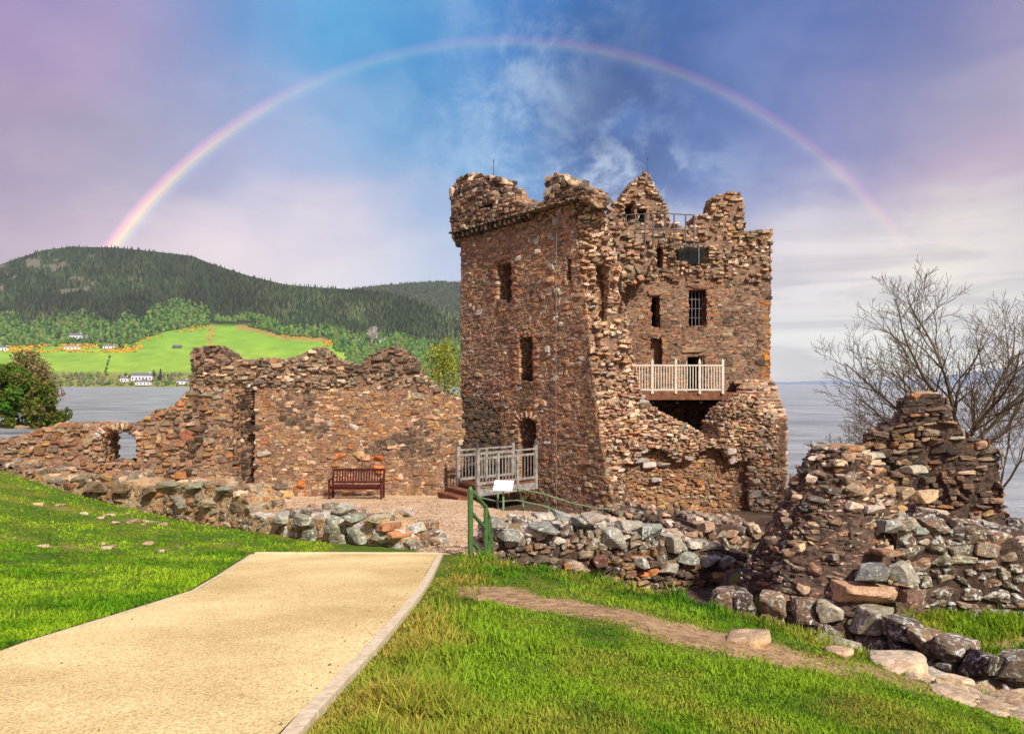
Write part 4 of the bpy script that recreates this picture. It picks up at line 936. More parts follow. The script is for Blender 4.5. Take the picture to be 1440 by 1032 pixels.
o = wall(R2, R2.poly([(1262, 740), (1290, 735), (1330, 742), (1355, 745), (1370, 752), (1400, 748), (1440, 752), (1500, 760), (1560, 757), (1640, 765), (1760, 770), (1760, 890), (1262, 890)]), [], 1.3, (0.10, 0.2), (0.16, 0.42), (0.25, 0.42), lambda q, z, r: (*(pick(GRY, r) if r.random() < .5 else pick(DRK, r) if r.random() < .7 else pick(RED, r)), .5), T_HI, [M_NEAR, M_MORTD], 'lichened_wall', None, 92, inset=.035, protr=(-.005, .05), rot=.12, wob=.6, gap=1.04, corestep=.07)
tag(o, 'low wall blotched with white lichen behind the small grass patch at the right edge', 'low wall')
R3 = Line([(6.9, 15.5), (8.7, 14.75), (10.5, 14.3)])
o = wall(R3, R3.poly([(1216, 625), (1222, 612), (1238, 604), (1262, 592), (1270, 575), (1272, 562), (1290, 557), (1318, 556), (1334, 570), (1340, 592), (1352, 608), (1372, 617), (1392, 626), (1405, 636), (1406, 680), (1414, 720), (1422, 740), (1424, 830), (1216, 830)]), [], 1.1, (0.06, 0.15), (0.12, 0.40), (0.22, 0.4), lambda q, z, r: (*(pick(DRK, r) if r.random() < .55 else pick(GRY, r) if r.random() < .4 else pick(ORG, r) if r.random() < .6 else pick(BEI, r)), .14), T_HI, [M_NEAR, M_MORTD], 'jagged_wall', None, 93, inset=.05, protr=(-.06, .08), rot=.13, wob=.6, gap=1.03, corestep=.08)
tag(o, 'tall dark jagged stump of wall in front of the bare tree', 'ruined wall')
# row of squared blocks edging the ditch
BL = Line([(2.7, 10.35), (3.4, 10.1), (4.34, 9.61), (4.65, 9.12), (4.86, 8.53), (5.05, 8.08), (5.7, 7.75)])
mb = MB(); st_ = Stones(); rr = random.Random(17); q = 0.0
while q < BL.len - .1:
    l = rr.uniform(.30, .46); p, tg, n = BL.at(q + l / 2)
    zt = np.interp(q / BL.len, [0, .45, .62, .8, 1], [-2.92, -2.90, -2.93, -2.95, -3.02])
    for k, (zc_, hh) in enumerate(((zt - .15, .155), (zt - .44, .17))):
        put1(st_, (p[0] - n[0] * .22, p[1] - n[1] * .22, zc_), l / 2 * 0.98, .22, hh * 1.02, math.atan2(tg[1], tg[0]) + rr.uniform(-.08, .08), (*pick(DRK + GRY, rr), .45), rr.uniform(-.06, .06), rr.uniform(-.05, .05))
    q += l
st_.into(mb, T_BLK)
tag(mb.build('block_kerb', [M_NEAR]), 'row of big dark squared blocks edging the ditch below the rubble mound', 'low wall')

# loose rocks
def rock(name, u, v, Y, w, h, dep, c, l, yaw, label, cat='rock', group=None, sink=0.25):
    mb = MB(); st_ = Stones(); x = (u - 720) / F * Y; d_ = Y / F; z = float(ground(x, Y)) + h / 2 * d_ * (1 - 2 * sink)
    put1(st_, (0, 0, 0), w / 2 * d_, dep, h / 2 * d_, yaw, (*lin(c), l), RNG.uniform(-.06, .06)); st_.into(mb, T_HI)
    o = mb.build(name, [M_NEAR], smooth=True); o.location = (x, Y, z); tag(o, label, cat, group); return o
PT = (206, 176, 138)
rock('rock', 1050, 899, 6.2, 62, 17, .20, (196, 168, 130), .1, -.5, 'cracked tan bedrock lump poking through the dirt trail', group='rocks in the lawn', sink=.38)
rock('rock', 1182, 921, 6.55, 36, 16, .12, PT, .05, -.1, 'small smooth tan stone at the end of the dirt trail', group='rocks in the lawn')
rock('rock', 1264, 920, 6.75, 78, 23, .25, (208, 188, 156), .1, -.25, 'broad pale rock on the lawn edge beside the dark block kerb', group='rocks in the lawn')
rock('rock', 1175, 895, 7.35, 60, 14, .2, (170, 160, 144), .3, -.35, 'flat grey slab at the lawn edge left of the broad pale rock', group='rocks in the lawn')
rock('rock', 1060, 858, 8.15, 110, 22, .3, (186, 170, 146), .3, -.45, 'long pale slab along the lawn edge below the rubble mound', group='rocks in the lawn')
rock('rock', 985, 826, 9.0, 50, 30, .3, (140, 142, 132), .4, .2, 'grey lichened boulder at the foot of the ditch wall', group='rocks in the lawn', sink=.15)
rock('rock', 932, 826, 8.95, 56, 20, .25, (188, 180, 164), .4, -.2, 'whitish flat rock at the ditch edge left of the grey boulder', group='rocks in the lawn', sink=.1)
rock('rock', 785, 808, 9.85, 56, 18, .25, (192, 174, 148), .3, -.5, 'narrow pale rock beside the long grass right of the handrail', group='rocks in the lawn', sink=.1)
rr = random.Random(23)
mb = MB(); st_ = Stones()
for _ in range(150):
    x, y = rr.uniform(3.35, 5.6), rr.uniform(5.0, 7.2)
    if (x - 3.35) < (6.7 - y) * .35 - .1 or rr.random() < .2: continue
    s_ = rr.uniform(.05, .16); put1(st_, (x, y, float(ground(x, y)) + s_ * .12), s_ * rr.uniform(1, 1.8), s_, s_ * rr.uniform(.25, .5), rr.uniform(0, 3), (*pick([lin((206, 182, 148)), lin((188, 160, 124)), lin((172, 150, 122)), lin((200, 186, 164)), lin((150, 128, 104))], rr), .15), rr.uniform(-.15, .15), rr.uniform(-.15, .15))
for bx, by, n in ((-7.4, 14.5, 14), (-9.0, 14.7, 5), (-5.4, 11.7, 3), (-6.3, 11.2, 4)):
    for _ in range(n):
        x, y = bx + rr.gauss(0, .4), by + rr.gauss(0, .3); s_ = rr.uniform(.025, .07); put1(st_, (x, y, float(ground(x, y)) + .01), s_ * 1.4, s_, s_ * .5, rr.uniform(0, 3), (*pick(BEI, rr), .2))
st_.into(mb, T_HI); tag(mb.build('scattered_stones', [M_NEAR]), 'flat tan stones strewn in the worn turf', 'stones', kind='stuff')
# gravel pebbles
mb = MB(); st_ = Stones(); rr = random.Random(29)
for _ in range(5200):
    y = 11.7 + 13.5 * rr.random() ** 1.4; x = rr.uniform(-6.5 - (y - 12) * .35, 2.5)
    if not pip(COURT, x, y) or (sdist(L1POLY, np.array(x), np.array(y)) < .7 and x < -1.5): continue
    s_ = rr.uniform(.007, .022); put1(st_, (x, y, float(ground(x, y)) + s_ * .3), s_ * 1.3, s_, s_ * .7, rr.uniform(0, 3), (*pick([lin((214, 188, 156)), lin((176, 150, 124)), lin((148, 122, 102)), lin((196, 166, 132)), lin((160, 140, 124))], rr), 0))
for _ in range(150):
    y = rr.uniform(3.2, 11.3); xl = np.interp(y, [p[1] for p in PATH_L], [p[0] for p in PATH_L]); xr = np.interp(y, [p[1] for p in PATH_R], [p[0] for p in PATH_R]); f_ = rr.random(); x = (xl + (xr - xl) * f_) if rr.random() < .35 else (xr - abs(rr.gauss(0, .12)) if rr.random() < .5 else xl + abs(rr.gauss(0, .12)))
    s_ = rr.uniform(.002, .006); put1(st_, (x, y, float(ground(x, y, False)) + .014 + s_ * .4), s_ * 1.3, s_, s_ * .8, rr.uniform(0, 3), (*pick([lin((190, 160, 118)), lin((130, 108, 84)), lin((214, 190, 150)), lin((150, 130, 104))], rr), 0))
st_.into(mb, T_LO); tag(mb.build('pebbles', [M_NEAR]), 'loose tan pebbles scattered over the gravel court', 'pebbles', kind='stuff')

# ------------------------------------------------------------------ bench
def make_bench():
    x0, x1, y = px_x(464, 25.0), px_x(539.5, 25.0), 25.0; gz = float(ground((x0 + x1) / 2, y)); L = x1 - x0
    root = empty('bench', ((x0 + x1) / 2, y, gz)); tag(root, 'red-brown slatted wooden bench with armrests against the curtain wall', 'bench')
    def P(a, b_, c): return (x0 + a, y + b_, gz + c)
    for a in (.04, L - .04):
        mb = MB(); bar(mb, P(a, -.26, 0), P(a, -.26, .64), .07, .06); mb.build('leg', M_BENCH, root)
        mb = MB(); bar(mb, P(a, .24, 0), P(a, .24, .46), .07, .06); bar(mb, P(a, .24, .46), P(a, .36, .98), .065, .06); mb.build('leg', M_BENCH, root)
        mb = MB(); bar(mb, P(a, -.33, .66), P(a, .30, .68), .075, .045); mb.build('armrest', M_BENCH, root)
        mb = MB(); bar(mb, P(a, -.23, .17), P(a, .21, .17), .05, .05); bar(mb, P(a, -.23, .40), P(a, .21, .40), .05, .07); mb.build('side_rail', M_BENCH, root)
    mb = MB()
    for b_ in np.linspace(-.27, .17, 5): bar(mb, P(.08, b_, .45), P(L - .08, b_, .44), .075, .03)
    bar(mb, P(.08, -.25, .385), P(L - .08, -.25, .385), .03, .08); mb.build('seat', M_BENCH, root)
    mb = MB(); bar(mb, P(.08, .345, .94), P(L - .08, .345, .94), .045, .09); bar(mb, P(.08, .265, .53), P(L - .08, .265, .53), .04, .06)
    for a in np.linspace(.17, L - .17, 17): bar(mb, P(a, .27, .55), P(a, .338, .90), .05, .018)
    mb.build('backrest', M_BENCH, root); reloc(root)
make_bench()
x, y, z = at(403.5, 695, 24.8); gz = float(ground(x, y)); mb = MB(); bar(mb, (x - .01, y, gz + .0), (x - .01, y, gz + .1), .03, .03); box(mb, (x, y, gz + .12), (.085, .015, .075))
o = empty('marker_plate', (x, y, gz)); tag(o, 'small white square plate at the foot of the curtain wall left of the bench', 'marker')
mb.build('plate', M_WHITE, o); mb = MB(); tube(mb, [(x + .01, y - .016, gz + .125), (x + .01, y - .026, gz + .125)], .025, 10); mb.build('dark_dot', M_BLACK, o); reloc(o)

# ------------------------------------------------------------------ wooden bridge to the tower door
br = empty('footbridge', (-.5, 26.8, -4.0)); tag(br, 'weathered grey timber footbridge with brown steps up to the tower door', 'footbridge')
p1, p2, p3, p4 = np.array([-1.90, 25.9]), np.array([-1.15, 24.7]), np.array([0.84, 26.5]), np.array([0.02, 27.5])
BZ = -3.46
mb = MB(); q = [p1, p2, p3, p4]; v = [(*p, BZ) for p in q] + [(*p, BZ - .07) for p in q]
mb.add(v, [np.array([[0, 1, 2, 3], [7, 6, 5, 4]]), np.array([[i, i + 4, (i + 1) % 4 + 4, (i + 1) % 4] for i in range(4)])]); mb.build('deck', M_WOODB, br)
mb = MB(); bar(mb, (*p2, BZ - .2), (*p3, BZ - .2), .07, .24); bar(mb, (*p1, BZ - .2), (*p4, BZ - .2), .07, .24); mb.build('side_beam', M_WOODG, br)
M_FIN = plain('dark_post_cap', lin((70, 66, 64)), lin((90, 86, 82)), 5)
def brail(a, b_, n):
    for k in range(n + 1):
        p = a + (b_ - a) * k / n
        if k in (0, n):
            pm = MB(); box(pm, (*p, BZ + .48), (.06, .06, .78), axes((*(b_ - a), 0))); o = pm.build('post', M_WOODG, br)
            if True:
                cm = MB(); box(cm, (*p, BZ + 1.29), (.05, .05, .03)); tube(cm, [(*p, BZ + 1.32), (*p, BZ + 1.40), (*p, BZ + 1.46)], [.045, .04, .004], 8); cm.build('cap', M_FIN, o)
        else:
            pm = MB(); box(pm, (*p, BZ + .42), (.05, .05, .68), axes((*(b_ - a), 0))); pm.build('post', M_WOODG, br)
    for k in range(n):
        pa, pb = a + (b_ - a) * k / n, a + (b_ - a) * (k + 1) / n; pm = MB()
        for zz, w_, t_ in ((1.12, .09, .055), (.94, .05, .075), (.10, .05, .085)): bar(pm, (*pa, BZ + zz), (*pb, BZ + zz), w_, t_)
        m_ = max(3, int(np.linalg.norm(pb - pa) / .135))
        for j in range(m_): p = pa + (pb - pa) * (j + .5) / m_; bar(pm, (*p, BZ + .08), (*p, BZ + .94), .022, .075)
        pm.build('rail_panel', M_WOODG, br)
brail(p2, p3, 3); brail(p1, p4, 2)
dn_ = np.array([-.80, -.60])
for k in range(2):
    a, b_ = p1 + dn_ * (.05 + .36 * k), p2 + dn_ * (.05 + .36 * k); zz = BZ - .13 - .15 * k; mb = MB()
    c_ = (a + b_) / 2 + dn_ * .18; ax = axes((*(b_ - a), 0)); box(mb, (*c_, zz - .09), (np.linalg.norm(b_ - a) / 2 + .05, .20, .085), ax); mb.build('step', M_WOODB, br)
reloc(br)

# ------------------------------------------------------------------ handrails
hr = empty('handrail', (-.6, 11.3, float(ground(-.6, 11.3)))); tag(hr, 'dark green flat steel handrail going down steps at the end of the path', 'handrail')
HP = [(at(661.5, 684, 11.25)), (at(683, 709, 11.6)), (at(687.5, 724, 11.75)), (at(691.5, 746, 11.9))]
for i, (x, y, z) in enumerate(HP):
    gz = min(float(ground(x, y)) - .15, z - 1.1); mb = MB()
    tube(mb, [(x, y, gz), (x, y, z - .05), (x + .0, y, z)], [[.042, .034, .028, .025][i], [.042, .034, .028, .025][i], .022], 12); mb.build('post', M_GREEN, hr)
for off in (.04, .38, .82):
    mb = MB(); tube(mb, [(x, y, z - off) for x, y, z in HP], .03, 8); mb.build('rail', M_GREEN, hr)
reloc(hr)
mr = empty('moat_railing', (1, 20.5, -4)); tag(mr, 'thin pale green railing sloping down along the moat below the footbridge', 'railing')
top_px = [(672, 683, 22.0), (700, 689, 21.3), (727, 687, 20.9), (763, 694, 20.3), (803, 707, 19.7), (840, 715, 19.2), (862, 716, 19.0)]
tp = [at(*q) for q in top_px]
for i, (x, y, z) in enumerate(tp[1:-1]):
    mb = MB()
    if i == 0: tube(mb, [(x, y, z - 1.1), (x, y, z)], .03, 8)
    else: tube(mb, [(x + .17, y - .02, z - 1.15), (x + .17, y - .02, z - .28), (x, y + .02, z)], .03, 8)
    mb.build('post', M_GREENP, mr)
for off in (0.0, .33, .62):
    mb = MB(); tube(mb, [(x, y, z - off) for x, y, z in tp], .022, 6); mb.build('rail', M_GREENP, mr)
x, y, z = at(868, 726, 18.6); mb = MB(); tube(mb, [(x, y, z - .8), (x + .02, y, z - .1), (x + .12, y, z + .14)], .03, 8); mb.build('end_post', M_GREENP, mr)
reloc(mr)
# information board
x, y, z = at(708, 683, 20.6); o = empty('information_board', (x, y, z - 1.0)); tag(o, 'tilted white information board on a pale green post at the moat railing', 'sign')
mb = MB(); R_ = Matrix.Rotation(math.radians(-10), 3, 'Z') @ Matrix.Rotation(math.radians(38), 3, 'X'); box(mb, (x, y, z), (.27, .20, .015), np.array(R_.transposed())); mb.build('panel', M_WHITE, o)
mb = MB(); bar(mb, (x, y + .02, z - 1.0), (x, y + .02, z - .04), .05, .05); mb.build('post', M_GREENP, o); reloc(o)

# ------------------------------------------------------------------ trees and shrubs
def bare_tree(name, base, trunk, limbs, seed, r0, label, cat='tree', counts=(11, 8, 4), minr=.005, droop=.0):
    """trunk: height of the fork; limbs: (x tilt, y tilt, length, start height)"""
    rng = random.Random(seed); mb = MB(); tw = MB(); root = empty(name, base); tag(root, label, cat)
    def shoot(p, d, L, r, lev):
        n = (9, 6, 4, 3)[min(lev, 3)]; pts = [p.copy()]; rads = [r]; dd = d / np.linalg.norm(d); dirs = [dd]
        for i in range(n):
            dd = dd + np.array([rng.gauss(0, .11), rng.gauss(0, .11), rng.gauss(0, .07) + (.07 if lev < 2 else .10) - droop]); dd /= np.linalg.norm(dd)
            p = p + dd * L / n; pts.append(p.copy()); dirs.append(dd); rads.append(max(minr, r * (1 - .80 * (i + 1) / n)))
        tube(mb if lev < 1 else tw, pts, rads, 7 if lev < 1 else 4, cap=False)
        if lev >= len(counts): return
        for k in range(counts[lev]):
            f = .18 + .80 * (k + rng.uniform(.1, .9)) / counts[lev]; j = min(n - 1, int(f * n)); t_ = f * n - j; q = pts[j] + (pts[j + 1] - pts[j]) * t_; dj = dirs[j + 1]
            a = k * 2.4 + rng.uniform(-.5, .5); A_ = axes(dj); side = math.cos(a) * A_[1] + math.sin(a) * A_[2]; sp_ = rng.uniform(.6, 1.0)
            shoot(q, dj + side * sp_, L * rng.uniform(.40, .62) * (1.15 - .6 * f), max(minr, rads[j] * .55), lev + 1)
    if trunk > 0: tube(mb, [(0, 0, -.3), (.03, 0, trunk * .5), (0, 0, trunk + .1)], [r0 * 1.25, r0 * 1.05, r0 * .9], 9, cap=False)
    for (tx, ty, L, h0) in limbs: shoot(np.array([0, 0, h0]), np.array([tx, ty, 1.0]), L, r0 * .62, 0)
    mb.build('trunk', M_BARK, root, smooth=True); tw.build('twigs', M_BARK, root)
    return root
bare_tree('bare_tree', at(1350, 735, 21.5), 2.2, [(.05, .1, 4.6, 2.2), (-.45, -.1, 4.6, 2.1), (.55, .1, 4.6, 2.0), (-1.1, .2, 4.1, 2.0), (1.15, -.2, 4.1, 1.9), (-1.9, -.1, 3.6, 1.8), (2.0, .1, 4.1, 1.6), (.2, -.7, 3.8, 2.0), (-.2, .8, 3.8, 2.0), (-2.6, .3, 2.8, 1.5)], 5, .11, 'big leafless tree with a rounded fan of fine branches behind the jagged wall')
bare_tree('bare_tree', at(1402, 765, 20.0), 1.5, [(.05, 0, 3.0, 1.5), (.45, .1, 2.8, 1.3), (-.4, .1, 2.6, 1.2), (.2, -.5, 2.6, 1.3)], 12, .055, 'slender leafless young tree at the right edge of the photo', counts=(8, 6, 4))
bare_tree('bare_shrub', at(1245, 700, 19.5), 0, [(-.4, 0, 1.6, 0), (-1.2, .1, 1.9, 0), (-2.0, 0, 1.9, .1), (.2, .1, 1.5, 0), (-.8, -.3, 1.8, 0)], 8, .03, 'leafless shrub with thin twigs left of the jagged wall', 'shrub', (8, 6, 4))
bare_tree('bare_shrub', at(1128, 735, 22.0), 0, [(-.2, 0, 1.3, 0), (.5, 0, 1.2, 0), (-.6, .1, 1.2, 0), (.1, .3, 1.2, 0)], 9, .018, 'small wispy shrub between the tower corner and the rubble mound', 'shrub', (6, 5))

def leaves(mb, ctrs, rad, n, size, pal, rng, flat=1.0):
    N = len(ctrs); k = rng.integers(0, N, n); d = rng.normal(size=(n, 3)); d /= np.linalg.norm(d, axis=1)[:, None]
    r = rad[k] * rng.uniform(.25, 1.0, n) ** .5; c = ctrs[k] + d * r[:, None] * np.array([1, 1, flat])
    a = rng.normal(size=(n, 3)); a /= np.linalg.norm(a, axis=1)[:, None]; b_ = np.cross(a, rng.normal(size=(n, 3))); b_ /= np.linalg.norm(b_, axis=1)[:, None]
    s_ = size * rng.uniform(.6, 1.4, n)[:, None]; v = np.stack([c - a * s_, c - b_ * s_ * .5, c + a * s_, c + b_ * s_ * .5], 1).reshape(-1, 3)
    f = np.arange(n * 4).reshape(n, 4); p = np.array(pal)[(k + rng.integers(0, 2, n)) % len(pal)] * rng.uniform(.75, 1.25, (n, 1)); col = np.concatenate([p, np.zeros((n, 1))], 1)
    mb.add(v, f, 0, np.repeat(col, 4, 0))
def leafy_tree(name, base, H, Rw, nleaf, size, pal, seed, label, group=None, clumps=40, low=.15, cat='tree', tr=.25):
    rng = np.random.default_rng(seed); root = empty(name, base); tag(root, label, cat, group); ctr = []; rad = []
    for _ in range(clumps):
        a = rng.uniform(0, 6.28); h = rng.uniform(low, .96); w_ = Rw * (math.sin(math.pi * min(1, (h + .12) / 1.12) ** .8) ** .7) * rng.uniform(.35, 1.0)
        ctr.append((w_ * math.cos(a), w_ * math.sin(a), h * H)); rad.append(rng.uniform(.10, .22) * H * .8)
    mb = MB(); leaves(mb, np.array(ctr), np.array(rad), nleaf, size, pal, rng); mb.build('crown', M_LEAF, root)
    mb = MB(); tube(mb, [(0, 0, -.3), (0, 0, H * .35), (.02 * H, 0, H * .7)], [tr, tr * .7, tr * .2], 7, cap=False)
    for c_ in ctr[::3]: tube(mb, [(0, 0, min(c_[2] * .5, H * .4)), c_], [tr * .35, tr * .06], 4, cap=False)
    mb.build('trunk', M_BARK, root, smooth=True)
OLIVE = [tuple(1.8 * x for x in lin(c)) for c in [(74, 84, 24), (92, 96, 34), (58, 74, 20), (104, 92, 44), (66, 92, 22), (88, 76, 40)]]
GRN = [tuple(1.8 * x for x in lin(c)) for c in [(66, 104, 24), (52, 86, 20), (84, 112, 32), (60, 84, 26)]]
BRN = [tuple(1.8 * x for x in lin(c)) for c in [(110, 92, 60), (96, 88, 48), (122, 102, 72), (84, 82, 36)]]
sx = lambda u, v, Y: (at(u, v, Y)[0], Y, WZ + .1)
leafy_tree('shore_tree', sx(18, 0, 162), 13.0, 7.5, 9000, .42, OLIVE + GRN, 1, 'olive green tree at the water edge, at the left edge of the photo', 'trees on the near shore', 60, .04)
leafy_tree('shore_tree', sx(62, 0, 158), 9.6, 4.2, 6000, .40, OLIVE, 2, 'low olive tree leaning over the water, rightmost of the near shore clump', 'trees on the near shore', 46, .02)
leafy_tree('shore_tree', sx(40, 0, 170), 16.5, 6.0, 6500, .38, BRN, 3, 'brownish half-leafed tree rising behind the olive shore trees', 'trees on the near shore', 46, .25)
leafy_tree('shore_tree', sx(-18, 0, 165), 14.5, 6.0, 6000, .42, GRN, 4, 'dark green shore tree cut off by the left edge of the photo', 'trees on the near shore', 40, .05)
mb = MB(); a = np.linspace(0, 2 * math.pi, 30, endpoint=False); sc_ = at(20, 0, 166)[0]
ring = [(sc_ + 17 * math.cos(t_), 168 + 9 * math.sin(t_), WZ - .3) for t_ in a] + [(sc_ + 14 * math.cos(t_), 168 + 7 * math.sin(t_), WZ + .45) for t_ in a]
mb.add(ring, [np.array([[i, (i + 1) % 30, 30 + (i + 1) % 30, 30 + i] for i in range(30)]), np.array([[30 + i for i in range(30)]])], 0, (.15, 0, 1, 1)); tag(mb.build('shore', M_GROUND), kind='structure')
YG = [lin(c) for c in [(150, 150, 40), (168, 158, 52), (120, 134, 40), (176, 170, 70)]]
leafy_tree('young_tree', at(622, 640, 40), 5.9, 1.7, 2300, .085, YG, 6, 'young yellow-green tree in new leaf between the curtain wall and the tower', None, 40, .35, tr=.06)

# ------------------------------------------------------------------ far shore: hills, woods, fields, houses
CREST = [(-500, 430), (-260, 405), (-120, 390), (0, 372), (60, 352), (100, 347), (160, 348), (220, 354), (270, 360), (300, 372), (350, 388), (400, 400), (440, 404), (480, 406), (540, 411), (580, 421), (620, 436), (660, 452), (760, 492), (900, 524), (1040, 540)]
FIELD = [(-500, 492), (-100, 492), (0, 488), (60, 484), (120, 482), (185, 484), (205, 474), (240, 464), (275, 459), (300, 457), (345, 457), (372, 464), (400, 471), (450, 474), (480, 482), (520, 490), (560, 494), (600, 500), (660, 504), (800, 530), (1040, 545)]
VD = ([345, 400, 455, 490, 525, 544.2], [3700, 3150, 2650, 2320, 2010, 1946])
def crest(u): return np.interp(u, *zip(*CREST))
def field(u): return np.interp(u, *zip(*FIELD))
def dist_v(v): return np.interp(v, *VD)
def hillpt(u, v):
    Y = dist_v(v) + 25 * (fbm(np.asarray(u) * .02, np.asarray(v) * .03, 71) - .5) * sstep(540, 525, np.asarray(v, float)) * 2
    return np.stack([(np.asarray(u) - 720) / F * Y, Y, np.where(np.asarray(v) > 543, WZ - .5, (HV - np.asarray(v)) / F * Y)], -1)
uu = np.arange(-500, 1041, 5.0); rows = 60
HU = np.repeat(uu[:, None], rows, 1); HVv = np.zeros_like(HU)
for i, u in enumerate(uu): HVv[i] = 544.2 + (crest(u) - 544.2) * np.linspace(0, 1, rows)
HP_ = hillpt(HU, HVv); bk = HP_[:, -1:, :].copy(); bk[..., 1] += 500; bk[..., 0] *= 1 + 500 / HP_[:, -1:, 1]; bk[..., 2] -= 160
HA = np.concatenate([HP_, bk], 1); n0, n1 = HA.shape[:2]; ii = np.arange(n0 * n1).reshape(n0, n1)
fm = sstep(-2, 3, HVv - field(HU)); stp = np.exp(-((HU - 297) / 2.6) ** 2) * (HVv > 455) * (HVv < 492)
orange = np.clip(sstep(6, 0, np.abs(HVv - field(HU) - 3)) * ((HU > 330) & (HU < 470)), 0, 1)
low_ = sstep(521, 526, HVv)
hc = np.zeros((*HU.shape, 4)); gA, gB, fo, bo, so_ = (np.array(lin(c)) for c in ((116, 156, 44), (148, 178, 56), (40, 56, 22), (170, 120, 72), (124, 126, 62)))
nz = fbm(HU * .02, HVv * .08, 77)[..., None]
cc_ = gA + (gB - gA) * nz; cc_ = np.where((HVv[..., None] < 492) & (HU[..., None] > 130), cc_ * np.array([.86, .95, .86]), cc_)
cc_ = fo + (cc_ - fo) * fm[..., None]; cc_ = cc_ + (bo - cc_) * np.maximum(stp, orange * .8)[..., None]; cc_ = cc_ + (so_ - cc_) * low_[..., None]
bl = ((fbm(HU * .045, HVv * .12, 95) > .615) & (HU < 135) & (HVv < 412) & (HVv > 360))[..., None]; cc_ = np.where(bl, np.array(lin((104, 98, 80))), cc_); hc[..., :3] = cc_; hc = np.concatenate([hc, hc[:, -1:, :]], 1)
m, t, b = mat('far_hillside'); c0, al = attr(t); co = obj_co(t); n = t.noise(co, .02, 5, .6)
t.l.new(t.mix(1.0, c0, t.ramp(n, [(.3, (.75, .78, .7)), (.7, (1.2, 1.15, 1.2))]), 'MULTIPLY'), b.inputs['Base Color']); M_HILL = m
mb = MB(); mb.add(HA.reshape(-1, 3), np.stack([ii[:-1, :-1], ii[1:, :-1], ii[1:, 1:], ii[:-1, 1:]], -1).reshape(-1, 4), 0, hc.reshape(-1, 4)); tag(mb.build('hills', M_HILL, smooth=True), kind='structure')
# far ridge
def ridge(name, crestpts, D0, D1, base_v, col, step=6, seed=1, kind='structure'):
    us = np.arange(crestpts[0][0], crestpts[-1][0] + 1, step); cv_ = np.interp(us, *zip(*crestpts)); v = []; n = len(us)
    for k in range(9):
        f = k / 8; Y = D0 + (D1 - D0) * f
        vv = base_v + (cv_ - base_v) * f ** .9; v.append(np.stack([(us - 720) / F * Y, np.full(n, Y), (HV - vv) / F * Y + (15 * (vnoise(us * .2, us * 0 + k, seed) - .5)) * (D1 / 5000) * .4 * (k > 0)], -1))
    v.append(v[-1] + np.array([0, 600, -200])); V = np.array(v); q = np.arange(V.shape[0] * n).reshape(V.shape[0], n)
    mb = MB(); mb.add(V.reshape(-1, 3), np.stack([q[:-1, :-1], q[:-1, 1:], q[1:, 1:], q[1:, :-1]], -1).reshape(-1, 4), 0, (*lin(col), 0)); return tag(mb.build(name, M_HILL, smooth=True), kind=kind)
ridge('far_ridge', [(380, 440), (440, 420), (500, 406), (540, 401), (580, 398), (620, 396), (660, 398), (720, 408), (800, 440), (900, 500), (960, 540)], 4200, 5200, 480, (54, 70, 40))
ridge('distant_hills', [(900, 536), (1050, 537), (1110, 537), (1150, 535.5), (1180, 534.8), (1215, 537), (1260, 537), (1300, 533), (1350, 526), (1400, 519), (1440, 515), (1560, 508), (1700, 500)], 6500, 9000, 540.8, (128, 144, 160), seed=4)  # the blue of the haze is mixed into the hill colour

# conifer forest on the hill (one mass), lighter broadleaf wood below it, gorse
def cones(mb, P, h, r, col, n=6, blob=False):
    N = len(P); a = np.linspace(0, 2 * math.pi, n, endpoint=False); rings = [(.0, .75), (.28, 1.0), (.7, .62), (1.0, 0.0)] if blob else [(.05, 1.0), (.55, .52), (1.0, 0.0)]
    if blob: rings = [(.0, .55), (.3, 1.0), (.68, .85), (.9, .45), (1.0, .05)]
    vs = []
    for f, w_ in rings:
        jit_ = NPR.uniform(.75, 1.25, (N, n)); x = P[:, 0:1] + np.cos(a) * r[:, None] * w_ * jit_; y = P[:, 1:2] + np.sin(a) * r[:, None] * w_ * jit_; z = P[:, 2:3] + h[:, None] * f + 0 * x + (NPR.uniform(-.06, .06, (N, n)) * h[:, None] if blob else 0); vs.append(np.stack([x, y, z], -1))
    V = np.stack(vs, 1); R_ = len(rings); base = (np.arange(N) * R_ * n)[:, None, None]; fl = np.array([[i * n + k, i * n + (k + 1) % n, (i + 1) * n + (k + 1) % n, (i + 1) * n + k] for i in range(R_ - 1) for k in range(n)])
    mb.add(V.reshape(-1, 3), (base + fl[None]).reshape(-1, 4), 0, np.repeat(np.concatenate([col, np.zeros((N, 1))], 1), R_ * n, 0))
def scatter_hill(N, ulo, uhi, fn, seed):
    rg = np.random.default_rng(seed); u = rg.uniform(ulo, uhi, N); c_ = crest(u); v = c_ + 1 + rg.uniform(0, 1, N) ** .9 * (543 - c_); k = fn(u, v, rg); return u[k], v[k]
CON = np.array([lin(c) for c in [(34, 46, 26), (46, 58, 30), (24, 34, 20), (60, 70, 38), (74, 76, 46)]]); BRD = np.array([lin(c) for c in [(70, 104, 36), (88, 120, 44), (60, 92, 34), (104, 122, 58), (56, 86, 36), (92, 104, 50)]])
def in_con(u, v, rg):
    lo = field(u) - np.interp(u, [0, 120, 250, 300, 330, 400, 520, 660], [34, 26, 34, 12, 10, 12, 14, 18]) * (0.7 + .6 * vnoise(u * .05, v * 0, 91))
    brk = (np.abs(u - 224) < 1.5) & (v < 412) | (np.abs(u - (284 + (v - 368) * .20)) < 2.4) & (v < 452)
    bald = (fbm(u * .045, v * .12, 95) > .615) & (u < 135) & (v < 412) & (v > 360)
    return (v < lo) & ~brk & ~(bald & (rg.uniform(size=len(u)) < .93))
u, v = scatter_hill(30000, -90, 700, in_con, 101); P = hillpt(u, v); h = NPR.uniform(15, 24, len(u)); P[:, 2] -= 2
